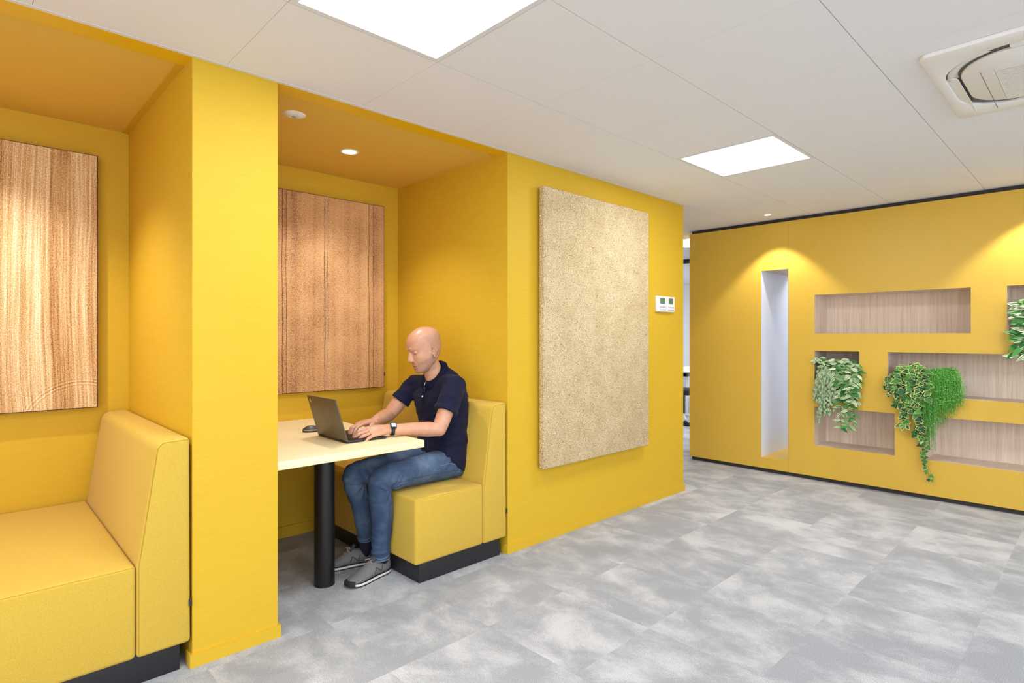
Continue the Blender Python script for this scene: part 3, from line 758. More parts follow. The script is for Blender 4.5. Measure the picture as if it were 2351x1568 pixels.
# bright green filament plant
t = plant('filament_plant', -1.54, .808, 'bright green plant with fine hanging filaments beside the ivy', .06)
lb = LB(); st = MB()
def strand(P, r, r0, nseg=10):
    pts = [bez(P, k/nseg) for k in range(nseg+1)]; m = MB().tube(pts, [r]*(nseg) + [r*.4], 4); lb.add(m.v, m.f, [(0, 0)]*len(m.v), r0)
for k in range(460):
    y0 = U(-1.60, -1.47); u = R(); y1 = -1.44 - .25*u + U(-.02, .02); ze = .84 - .40*(1-u)*R()**.7 - .1*R()
    if k % 9 == 0: y1 = U(-1.52, -1.45); ze = U(.38, .5)
    P = [(U(4.2, 4.28), y0, .92), (U(4.10, 4.2), (y0+y1)/2, U(1.05, 1.13)), (U(4.0, 4.08), y1, U(.96, 1.08)), (U(4.04, 4.09), y1 + U(-.02, .015), ze)]
    strand(P, U(.0007, .0012), (R(), 0, 0))
    if u > .25:
        for q in range(20):       # tiny leaflets
            tt = U(.35, 1); p = bez(P, tt) + Vector((U(-.012, .006), U(-.014, .014), U(-.012, .012))); p.x = min(p.x, XF - .012) if p.z < .83 else p.x
            ovate_l = U(.007, .013); F = frame(p, (U(-.5, .5), U(-1, 1), U(-1, .6)), OUT + Vector((U(-.6, .6), U(-.6, .6), U(-.6, .6))))
            lb.add([F(-ovate_l*.28, ovate_l*.4, 0), F(0, 0, 0), F(ovate_l*.28, ovate_l*.4, 0), F(0, ovate_l, 0)], [(0, 1, 2, 3)], [(0, 0)]*4, (U(.2, 1), 0, 0))
lb.build('foliage', M_FERN, t)

# ------------------------------------------------------------------ person
def mat_skin():
    t = NT('skin', .40, spec=.5)
    n = t.noise(t.coord((1, 1, 1)), 18, 3, .6); n2 = t.noise(t.coord((1, 1, 1)), 160, 2, .6)
    c = t.ramp(t.math('ADD', t.math('MULTIPLY', n, .75), t.math('MULTIPLY', n2, .25)), [(.30, (194, 139, 110)), (.5, (202, 149, 118)), (.70, (209, 158, 127))])
    at = t.n('Attribute', attribute_name='stubble'); t.base(t.mix(t.math('MULTIPLY', at.outputs['Fac'], .55), c, (142, 104, 88)))
    t.b.inputs['Subsurface Weight'].default_value = .12; t.b.inputs['Subsurface Radius'].default_value = (.012, .005, .003); t.b.inputs['Subsurface Scale'].default_value = .6
    t.bump(n2, .12, .0012); return t.m
M_SKIN = mat_skin()
def mat_polo():
    t = NT('navy_pique_cotton', .85, spec=.15); n = t.noise(t.coord((1, 1, 1)), 900, 2)
    t.base(t.ramp(n, [(.3, (20, 21, 40)), (.7, (29, 30, 54))])); t.bump(n, .3, .0008)
    t.b.inputs['Sheen Weight'].default_value = .05; return t.m
M_POLO = mat_polo(); M_POLOD = mat_plain('navy_rib', (20, 22, 44), .85, .15)
def mat_denim():
    t = NT('blue_denim', .85, spec=.15)
    n = t.noise(t.coord((1, 1, 1)), 7, 3, .6); n2 = t.noise(t.coord((400, 400, 60)), 1, 2)
    a = t.math('ADD', t.math('MULTIPLY', n, .7), t.math('MULTIPLY', n2, .3))
    t.base(t.ramp(a, [(.34, (52, 68, 96)), (.5, (68, 85, 111)), (.66, (96, 112, 134))])); t.bump(n2, .3, .0008); return t.m
M_DENIM = mat_denim(); M_STITCH = mat_plain('denim_stitch', (138, 150, 170), .8); M_DENIMD = mat_plain('dark_denim_seam', (44, 60, 88), .85)
def mat_suede(name, c):
    t = NT(name, .9, spec=.1); n = t.noise(t.coord((1, 1, 1)), 500, 2); t.base(t.ramp(n, [(.3, tuple(int(k*.85) for k in c)), (.7, c)])); t.bump(n, .25, .0008); return t.m
M_SUEDE = mat_suede('grey_suede', (128, 124, 122)); M_SUEDED = mat_suede('dark_grey_suede', (82, 82, 88)); M_SOLE = mat_plain('off_white_midsole', (226, 222, 212), .6); M_RUB = mat_plain('black_rubber', (34, 34, 38), .7)
M_LACE = mat_plain('grey_lace', (158, 154, 150), .9); M_SOCK = mat_plain('dark_navy_sock', (24, 26, 42), .9)
M_EYEW = mat_plain('eye_white', (176, 158, 146), .3); M_IRIS = mat_plain('iris', (52, 62, 70), .15); M_BROW = mat_plain('eyebrow_hair', (172, 128, 100), .8); M_LASH = mat_plain('lash_line', (84, 54, 44), .7); M_LIP = mat_plain('lip', (146, 84, 74), .5)
M_STRAP = mat_plain('black_watch_strap', (32, 34, 40), .6); M_WLCD = mat_plain('pale_watch_display', (196, 200, 204), .3)

pe = empty('person', (.70, .335, .447), 'person in navy polo shirt and blue jeans seated on the bench, typing on laptop', 'person')
# ---- head (local: x forward, y left, z up)
HS = 1.09
HM = Matrix.Translation((.608, .333, 1.212)) @ Matrix.Rotation(radians(180 - 11), 4, 'Z') @ Matrix.Rotation(radians(17), 4, 'Y') @ Matrix.Diagonal((HS, HS, HS, 1))
PROF = [(-.1165, .066, .034, .016), (-.113, .080, .016, .029), (-.105, .087, -.002, .038), (-.093, .0885, -.022, .0455), (-.078, .087, -.043, .0525), (-.062, .088, -.060, .0585), (-.045, .088, -.074, .0635),
        (-.025, .0875, -.085, .0675), (-.005, .086, -.092, .0700), (.012, .0895, -.0965, .0722), (.030, .0925, -.0995, .0745), (.050, .0905, -.101, .0762), (.070, .0830, -.0965, .0738), (.088, .0690, -.0855, .0660), (.102, .0500, -.0680, .0535), (.1125, .0290, -.0470, .0370), (.1185, .0080, -.0250, .0190), (.1205, -.004, -.012, .005)]
def g(x, s): return exp(-(x/s)**2)
def interp(z):
    n = len(PROF)
    for i in range(n-1):
        a, b = PROF[i], PROF[i+1]
        if a[0] <= z <= b[0]:
            h = b[0]-a[0]; t = (z-a[0])/h; p, q = PROF[max(i-1, 0)], PROF[min(i+2, n-1)]; out = []
            for k in (1, 2, 3):
                ma = (b[k]-p[k])/(b[0]-p[0])*h; mb = (q[k]-a[k])/(q[0]-a[0])*h
                out.append((2*t**3-3*t*t+1)*a[k] + (t**3-2*t*t+t)*ma + (3*t*t-2*t**3)*b[k] + (t**3-t*t)*mb)
            out[2] = max(.003, out[2]); return out
    return PROF[-1][1:]
def head_pt(th, z):
    fx, bx, w = interp(z); cx = bx + (fx-bx)*.45
    e = 2.25 if cos(th) > 0 else 2.05
    c, s_ = cos(th), sin(th)
    x = cx + (abs(c)**(2/e))*(fx-cx if c > 0 else cx-bx)*(1 if c > 0 else -1); y = (abs(s_)**(2/e))*w*(1 if s_ > 0 else -1)
    if c > -.15:
        k = min(1, (c + .15)/.4); ay = abs(y)
        d = -.0160*g(ay-.031, .0145)*g(z-.002, .0115)            # sockets
        d += .0090*g(ay-.028, .018)*g(z-.0225, .0085)           # brow ridge
        d += .0060*g(ay-.050, .015)*g(z+.024, .016)             # cheekbone
        d -= .0055*g(ay-.050, .014)*g(z+.066, .018)             # hollow cheek
        d += .0050*g(y, .021)*g(z+.0665, .0055) + .0055*g(y, .018)*g(z+.0790, .0060)   # lips
        d -= .0055*g(y, .023)*g(z+.0728, .0022)                 # mouth line
        d -= .0035*g(y, .022)*g(z+.0905, .0065) + .0018*g(y, .006)*g(z+.058, .006)
        d += .0035*g(y, .019)*g(z+.1045, .010)                  # chin
        d -= .0035*g(ay-.030, .006)*g(z+.060, .014)             # nasolabial fold
        x += d*k
    return Vector((x, y, z))
body = MB()
zs = [-.1165 + (.1205+.1165)*k/92 for k in range(93)]
body.rings([[HM @ head_pt(2*pi*i/96, z) for i in range(96)] for z in zs])
# nose
nz = [(.024, .0060, .0935), (.012, .0062, .0945), (.000, .0072, .0985), (-.010, .0088, .1035), (-.020, .0108, .1090), (-.029, .0125, .1128), (-.036, .0130, .1130), (-.042, .0115, .1085), (-.046, .0085, .1005)]
body.rings([[HM @ Vector((.078 + (fx-.078)*max(0, cos(a))**.8 if cos(a) > 0 else .078 + .02*cos(a), w*1.25*sin(a), z)) for a in [2*pi*i/20 for i in range(20)]] for z, w, fx in nz])
for s_ in (1, -1):
    body.ball(HM @ Vector((.0960, s_*.0120, -.0375)), (.0105*HS, .0062*HS, .0070*HS), M=HM.to_3x3().normalized())
    # closed upper lid over the down-turned eye
    body.ball(HM @ Vector((.0712, s_*.0325, .0035)), (.0118*HS, .0150*HS, .0100*HS), M=HM.to_3x3().normalized())
    # ear
    EM = HM @ Matrix.Translation((-.017, s_*.0715, -.021)) @ Matrix.Rotation(radians(-s_*22), 4, 'Z') @ Matrix.Rotation(radians(-8), 4, 'Y')
    E3 = EM.to_3x3().normalized()
    rim = []
    for k in range(22):
        a = radians(48 + 238*k/21); rim.append(EM @ Vector((.0165*cos(a) - .001 + (.003*sin(a)), s_*(.011 + .003*cos(a + 2.4)), .0285*sin(a) + .002)))
    body.tube(rim, .0031, 8)
    body.ball(EM @ Vector((-.002, s_*.0070, .002)), (.0160, .0050, .0280), M=E3)
    body.ball(EM @ Vector((.003, s_*.0085, -.0230)), (.0070, .0042, .0085), M=E3)
    body.tube([EM @ Vector((-.0015 + .008*cos(radians(60 + 190*k/8)), s_*.0115, .004 + .016*sin(radians(60 + 190*k/8)))) for k in range(9)], .0024, 8)
    body.ball(EM @ Vector((.0125, s_*.008, -.006)), (.0045, .0045, .007), M=E3)
# neck and trunk
body.tube([(.612, .336, 1.185), (.640, .336, 1.130), (.666, .337, 1.085), (.690, .338, 1.02), (.715, .338, .95)], [(.050, .050), (.0535, .054), (.056, .058), (.054, .060), (.06, .09)], 28)
body.tube([(.698, .337, 1.00), (.72, .337, .93), (.74, .337, .80), (.742, .337, .66), (.725, .337, .54)], [(.045, .10), (.07, .13), (.075, .12), (.075, .115), (.07, .12)], 24)
SHL, ELL, WRL = Vector((.700, .165, 1.000)), Vector((.566, .135, .765)), Vector((.290, .226, .786))
SHR, ELR, WRR = Vector((.645, .505, .992)), Vector((.508, .560, .812)), Vector((.318, .430, .800))
def arm(sh_, el, wr):
    m1 = sh_.lerp(el, .3); m2 = sh_.lerp(el, .7); f1 = el.lerp(wr, .22); f2 = el.lerp(wr, .55); f3 = el.lerp(wr, .85)
    body.tube([Vector((.705, .337, .965)).lerp(sh_, .45), sh_ + Vector((.006, 0, -.012)), m1, m2, sh_.lerp(el, .92), el], [.04, .044, .047, .0455, .042, .039], 20)
    body.ball(el, .0395); u = (.0, 0, 1)
    body.tube([sh_.lerp(el, .93), el, f1, f2, f3, wr], [.036, .0385, (.0435, .0410), (.0375, .0360), (.0285, .0300), (.0215, .0285)], 20, up=(0, 0, 1))
arm(SHL, ELL, WRL); arm(SHR, ELR, WRR)
def hand(wr, fwd, up, thumb_side, curls, spread, thumb, sc=1.0, MPL=.092):
    f = fwd.normalized(); u = (up - f*up.dot(f)).normalized(); s_ = f.cross(u)
    if s_.dot(thumb_side) < 0: s_ = -s_
    def P(a, b, c): return wr + (f*a + s_*b + u*c)*sc
    secs = [(-.012, 0, 0, .0275, .0205), (.012, 0, .001, .0300, .0200), (.035, .001, .004, .0365, .0190), (.06, .001, .006, .0410, .0165), (.080, 0, .006, .0415, .0138), (MPL+.004, -.001, .004, .0385, .0105)]
    body.rings([[P(a, b + hw*cos(q), c + hh*sin(q)) for q in [2*pi*i/20 for i in range(20)]] for a, b, c, hw, hh in secs])
    names = ((.0290, -.002, (.045, .027, .022), .0090), (.0095, .004, (.049, .031, .023), .0093), (-.0105, .001, (.045, .029, .023), .0088), (-.0285, -.008, (.036, .022, .020), .0078))
    for (b, da, ls, r), (c0, c1, c2), sp in zip(names, curls, spread):
        base = P(MPL - .014 + da, b, .004); d0 = (f*cos(radians(sp)) + s_*sin(radians(sp))); pts = [base - f*.006*sc, P(MPL + da, b, .005)]; a = 0
        for L, c in zip(ls, (c0, c1, c2)):
            a += radians(c); pts.append(pts[-1] + (d0*cos(a) - u*sin(a))*L*sc)
        q = pts[:2]
        path = [pts[0], pts[1], pts[1].lerp(pts[2], .5), pts[2], pts[2].lerp(pts[3], .5), pts[3], pts[3].lerp(pts[4], .6), pts[4]]
        body.tube(path, [r*1.08*sc, r*1.12*sc, r*.98*sc, r*1.03*sc, r*.93*sc, r*.95*sc, r*.88*sc, r*.55*sc], 12); body.ball(pts[4] - (pts[4]-pts[3]).normalized()*r*.5*sc, r*.80*sc, 12, 8); body.ball(pts[1] + u*.0015, r*1.15*sc, 12, 8)
    a0, a1, dn = thumb
    b0 = P(.018, .018, -.004); d1 = f*cos(radians(a0)) + s_*sin(radians(a0)) - u*dn; d2 = f*cos(radians(a1)) + s_*sin(radians(a1)) - u*dn*1.4
    p1 = b0 + d1.normalized()*.046*sc; p2 = p1 + d2.normalized()*.034*sc; p3 = p2 + d2.normalized()*.026*sc
    body.tube([b0, b0.lerp(p1, .5), p1, p1.lerp(p2, .5), p2, p2.lerp(p3, .6), p3], [.0165*sc, .0145*sc, .0118*sc, .0105*sc, .0108*sc, .0098*sc, .006*sc], 12); body.ball(p3 - d2.normalized()*.004, .0085*sc, 12, 8)
HLF, HLU = Vector((-.21, .018, -.020)), Vector((0, -.50, 1))
HRF, HRU = Vector((-.19, -.045, -.012)), Vector((0, .15, 1))
hand(WRL, HLF, HLU, Vector((0, 1, 0)), ((14, 34, 22), (10, 34, 24), (8, 30, 22), (4, 18, 14)), (5, 2, -5, -20), (38, 14, .25), 1.13)
hand(WRR, HRF, HRU, Vector((0, -1, 0)), ((10, 26, 16), (16, 36, 22), (18, 38, 24), (18, 36, 22)), (6, 1, -4, -10), (36, 12, .25), 1.08)
# hidden legs inside the clothes keep the body whole
for hp, kn, an in (((.70, .25, .53), (.225, .205, .53), (.268, .257, .10)), ((.70, .42, .53), (.185, .42, .525), (.292, .445, .12))):
    hp, kn, an = Vector(hp), Vector(kn), Vector(an)
    body.tube([Vector((.715, .337, .56)), hp, hp.lerp(kn, .5), kn], [.06, .06, .05, .042], 14); body.tube([kn + Vector((.02, 0, .01)), kn.lerp(an, .3), an, an - Vector((0, 0, .03))], [.04, .040, .026, .022], 14)
bo = body.build('body', M_SKIN, pe); voxel(bo, .0019, 3, .5)
# shaved beard and hair growth, a property of the skin itself
sa = bo.data.color_attributes.new('stubble', 'FLOAT_COLOR', 'POINT'); HI = HM.inverted()
def sst(a, b, x): t_ = max(0, min(1, (x-a)/(b-a))); return t_*t_*(3-2*t_)
for k, v_ in enumerate(bo.data.vertices):
    q = HI @ v_.co; f = 0
    if -.135 < q.z < .09 and v_.co.z > 1.03:
        jaw = sst(-.045, -.062, q.z - .35*max(0, .045-q.x))*sst(-.035, -.010, q.x)*sst(-.128, -.112, q.z) if True else 0
        hair = sst(.005, -.015, q.x - .5*max(0, q.z-.02))*sst(-.075, -.055, q.z)*sst(.085, .055, q.z)*.7
        f = max(jaw, hair)
    sa.data[k].color = (f, f, f, 1)
def on(o, p): 
    r = o.closest_point_on_mesh(o.matrix_world.inverted() @ Vector(p) if not o.parent else Vector(p)); return r[1], r[2]
# face details
def surf(y, z, out=0.0):
    fx, bx, w = interp(z); th = math.asin(max(-1, min(1, math.copysign((abs(y)/w)**(2.25/2), y)))); p = head_pt(th, z); return HM @ (p + Vector((out, 0, 0)))
for s_ in (1, -1):
    MB().ball(HM @ Vector((.0704, s_*.0325, -.0004)), .0096*HS, 16, 12).build('eye', M_EYEW, pe, smooth=True)
    MB().ball(HM @ Vector((.0755, s_*.0325, -.0044)), .0046*HS, 12, 8).build('iris', M_IRIS, pe, smooth=True)
    la = []
    for k in range(11):
        q = -1 + 2*k/10; z = -.0036 + .0040*q*q - .001*q; r2 = 1 - (q*.88)**2 - ((z-.0035)/.0100)**2
        la.append(HM @ Vector((.0712 + .0118*sqrt(max(.01, r2)) - .0003, s_*(.0325 + .0150*.88*q), z)))
    MB().tube(la, [.0004] + [.0009]*9 + [.0004], 6).build('eyelashes', M_LASH, pe, smooth=True)
    br = [surf(s_*(.013 + .037*k/8), .0205 + .0075*sin(pi*(.15 + .6*k/8)), .0003) for k in range(9)]
    MB().tube(br, [(.0010, .0008)] + [(.0022, .0010)]*5 + [(.0017, .0009), (.0012, .0008), (.0005, .0005)], 8).build('eyebrow', M_BROW, pe, smooth=True)
li = [on(bo, surf(.025*q, -.0729 - .0022*q*q, .002))[0] for q in [-1 + 2*k/12 for k in range(13)]]
MB().tube(li, [.0005] + [.0010]*11 + [.0005], 6).build('lip_line', M_LIP, pe, smooth=True)

# ---- polo shirt
def ring(c, a, b, pitch, n=40, e=2.25, twist=0):
    M = Matrix.Translation(c) @ Matrix.Rotation(radians(twist), 4, 'Z') @ Matrix.Rotation(radians(pitch), 4, 'Y'); out = []
    for k in range(n):
        t = 2*pi*k/n; x = abs(cos(t))**(2/e)*(1 if cos(t) > 0 else -1)*a; y = abs(sin(t))**(2/e)*(1 if sin(t) > 0 else -1)*b; out.append(M @ Vector((x, y, 0)))
    return out
tw = 7
sh_ = MB()
sh_.rings([ring((.722, .337, .520), .130, .182, 30), ring((.728, .337, .560), .133, .186, 28), ring((.738, .337, .620), .130, .180, 20), ring((.745, .337, .70), .126, .172, 12), ring((.742, .337, .78), .124, .172, 4, twist=tw*.5),
           ring((.733, .337, .86), .126, .182, -4, twist=tw), ring((.722, .337, .915), .124, .194, -9, twist=tw), ring((.709, .337, .965), .114, .196, -18, twist=tw), ring((.701, .337, 1.0), .104, .184, -28, twist=tw*.7), ring((.693, .337, 1.032), .095, .150, -38), ring((.683, .336, 1.054), .088, .106, -47), ring((.673, .336, 1.068), .080, .072, -52)])
for a, b in ((SHL, ELL), (SHR, ELR)):
    mid = Vector((.705, .337, .985)); rs = 1.0 if a is SHL else .86; e_ = a.lerp(b, .60 if a is SHL else .56); o2 = a.lerp(b, .72)
    sh_.tube([mid.lerp(a, .35), a + Vector((0, 0, -.002)), a.lerp(b, .30), a.lerp(b, .5), e_], [.072*rs, .070*rs, (.068*rs, .065*rs), (.066*rs, .062*rs), (.064*rs, .060*rs)], 28)
    sh_.tube([a.lerp(b, .50 if a is SHL else .46), e_ + (b-a)*.004], [.0675*rs, .0665*rs], 28)
so = sh_.build('polo_shirt', M_POLO, pe)
def wr_polo(p):
    # slack folds: fine across the belly, diagonal at the shoulders
    n1 = noise.noise(Vector((p.x*9, p.y*6, p.z*26 + p.y*6))); n2 = noise.noise(Vector((p.x*22, p.y*22 + p.z*20, p.z*24)))
    low = max(0, min(1, (.80 - p.z)/.12))*max(0, min(1, (p.z - .60)/.06)); return (n1*(.0065 + .0080*low) + n2*.0030)*max(.15, min(1, (p.z - .58)/.08))
voxel(so, .0042, 8, .5, wr_polo)
# cuffs
for a, b, k in ((SHL, ELL, .60), (SHR, ELR, .56)):
    d = (b-a).normalized(); c = a.lerp(b, k)
    MB().tube([c - d*.022, c - d*.0205, c - d*.001, c + d*.002, c + d*.001], [x*(1.03 if k == .60 else .89) for x in (.0665, .0690, .0690, .0680, .058)], 36, cap=False).build('sleeve_cuff', M_POLO, so, smooth=True)
# collar
cl = MB(); cr = []; NC = Vector((.670, .336, 1.071)); E1 = Vector((-.616, 0, -.788)); NN = Vector((.788, 0, -.616))   # NN points down the neck
def outside(p, d):
    c, n = on(so, p); h = (Vector(p) - c).dot(n); return c + n*d if h < d else Vector(p)
for k in range(73):
    q = k/72; ph = radians(8 + 344*q); fr = max(0, cos(ph)); bk = max(0, -cos(ph)); rad = E1*cos(ph) + Vector((0, -1, 0))*sin(ph)
    T = NC + E1*cos(ph)*(.074 + .004*fr) + Vector((0, -1, 0))*sin(ph)*.0645 - NN*(.008*bk + .004)
    B = outside(T + rad*(.016 + .006*(1-fr)) + NN*(.034 + .006*fr) + Vector((0, 0, -.010*fr**2)), .004)
    mid_ = outside(T.lerp(B, .42) + rad*.005 - NN*.001, .006)
    cr.append([T, mid_, B, B - (B-T).cross(E1.cross(rad) if False else NN).normalized()*0 - rad*.003, mid_ - rad*.005, T - rad*.003 + NN*.012])
cl.rings(cr).build('collar', M_POLOD, so, smooth=True)
pp = []
for k in range(10):
    p, n = on(so, (.50, .338, .992 - .0125*k)); pp.append((p + n*.0015, n))
pl_ = MB(); pl_.rings([[p + Vector((0, .014, 0)) - n*.001, p + Vector((0, .014, 0)) + n*.001, p - Vector((0, .014, 0)) + n*.001, p - Vector((0, .014, 0)) - n*.001] for p, n in pp]).build('placket', M_POLOD, so)
M_BUTTON = mat_plain('pearl_button', (226, 228, 232), .25); M_PIPE = mat_plain('white_piping', (232, 232, 236), .7)
p, n = pp[3]
bt_ = MB(); q = n.to_track_quat('Z', 'Y').to_matrix().to_4x4(); q.translation = p + n*.001
v = MB().lathe([(.0005, .0026), (.0035, .0024), (.0050, .0030), (.0058, .0022), (.0058, 0)], n=20); MB().add([q @ x for x in v.v], v.f).build('button', M_BUTTON, so, smooth=True)
e1 = cr[-1]; MB().tube([e1[0], e1[1] + Vector((-.0015, 0, 0)), e1[2] + Vector((-.001, 0, 0))], .0013, 6).build('collar_piping', M_PIPE, so, smooth=True)

# ---- jeans
je = MB()
je.rings([ring((.725, .337, .462), .110, .150, 10), ring((.715, .337, .50), .128, .176, 22), ring((.714, .337, .54), .122, .172, 26), ring((.724, .337, .585), .098, .148, 26), ring((.73, .337, .61), .085, .13, 26)])
LEGS = []
for hp, kn, an, far in (((.705, .252, .533), (.226, .205, .531), (.266, .256, .098), 0), ((.705, .424, .535), (.186, .420, .527), (.290, .444, .150), 1)):
    hp, kn, an = Vector(hp), Vector(kn), Vector(an); LEGS.append((hp, kn, an))
    je.tube([hp + Vector((.05, 0, 0)), hp, hp.lerp(kn, .25), hp.lerp(kn, .5), hp.lerp(kn, .78), kn.lerp(hp, .08), kn + Vector((-.012, 0, -.006))], [.080, .092, (.086, .088), (.079, .081), (.076, .072), (.068, .065), (.058, .058)], 32)
    je.tube([kn + Vector((.028, 0, .022)), kn + Vector((.004, 0, -.012)), kn.lerp(an, .2), kn.lerp(an, .42) + Vector((.014, 0, 0)), kn.lerp(an, .65) + Vector((.010, 0, 0)), kn.lerp(an, .85), an, an - (kn-an).normalized()*.006], [(.052, .055), (.060, .060), (.060, .060), (.059, .058), (.055, .053), (.050, .048), (.0485, .0475), (.0485, .0475)], 32)
    je.ball(kn + Vector((.014, 0, -.006)), .0635)
    je.tube([an + (kn-an).normalized()*.024, an - (kn-an).normalized()*.005], .0510, 32)
jo = je.build('jeans', M_DENIM, pe)
def wr_jean(p):
    w = .0016*noise.noise(p*16); 
    for hp, kn, an in LEGS:
        kc = kn + Vector((.052, 0, -.045)); dk = sqrt((p.x-kc.x)**2 + (p.z-kc.z)**2); aa = math.atan2(p.z-kc.z, p.x-kc.x); nb = abs(p.y-kn.y) < .10; w += (.0045*exp(-((dk-.045)/.055)**2)*sin(aa*9 + 5*noise.noise(p*14)) if nb else 0)
        hc = hp + Vector((.0, 0, .10)); dh = sqrt((p.x-hc.x)**2 + (p.z-hc.z)**2); ah = math.atan2(p.z-hc.z, p.x-hc.x); w += .0045*exp(-((dh-.06)/.08)**2)*sin(ah*10 + 5*noise.noise(p*11))*(1 if abs(p.y-hp.y) < .11 else 0)*.8
        w += .0065*exp(-max(0, p.z - .05)/.14)*noise.noise(Vector((p.x*14, p.y*14, p.z*42)))*(1 if p.z < .42 else 0)
    return w
voxel(jo, .0042, 6, .5, wr_jean)
def stitch(name, pts, r, m, off=.0003):
    P = []
    for p in pts:
        c, n = on(jo, p); P.append(c + n*(off + .0006))
    for _ in range(3): P = [P[0]] + [(P[i-1] + P[i]*2 + P[i+1])/4 for i in range(1, len(P)-1)] + [P[-1]]
    return MB().tube(P, r, 6).build(name, m, jo, smooth=True)
for k, (hp, kn, an) in enumerate(LEGS):
    o = Vector((0, -.12, 0))
    top = [Vector((.80, hp.y, .50)).lerp(Vector((.60, hp.y, .505)), q/6) + o for q in range(2, 7)]
    side = top + [hp.lerp(kn, q) + o + Vector((0, 0, -.028)) for q in (.3, .5, .7, .88)] + [kn + o + Vector((.038, 0, -.03))] + [kn.lerp(an, q) + o + Vector((.030, 0, 0)) for q in (.3, .5, .7, .9, .98)]
    dense = []
    for a, b in zip(side, side[1:]): dense += [a.lerp(b, q/5) for q in range(5)]
    dense.append(side[-1])
    for _ in range(12): dense = [dense[0]] + [(dense[i-1] + dense[i]*2 + dense[i+1])/4 for i in range(1, len(dense)-1)] + [dense[-1]]
    stitch('side_seam', dense, .0009, M_DENIMD)
    hd = (an-kn).normalized()
    ha = an + hd*.0; e1_ = hd.orthogonal().normalized(); e2_ = hd.cross(e1_)
    stitch('hem_stitch', [ha - hd*.014 + (e1_*cos(2*pi*q/64) + e2_*sin(2*pi*q/64))*.053 for q in range(65)], .0008, M_STITCH)
    stitch('hem_edge', [ha + hd*.0035 + (e1_*cos(2*pi*q/64) + e2_*sin(2*pi*q/64))*.053 for q in range(65)], .0014, M_STITCH, -.0004)
stitch('pocket_stitch', [Vector((.60 + .13*q/9, .06, .600 - .085*(q/9)**1.6)) for q in range(10)], .0009, M_STITCH)
stitch('back_pocket_stitch', [Vector((.80 - .10*q/9, .05, .555 - .10*q/9)) for q in range(10)], .0010, M_STITCH)
stitch('fly_seam', [Vector((.575 + .02*q/6, .345, .66 - .07*q/6)) for q in range(7)], .0010, M_DENIMD)

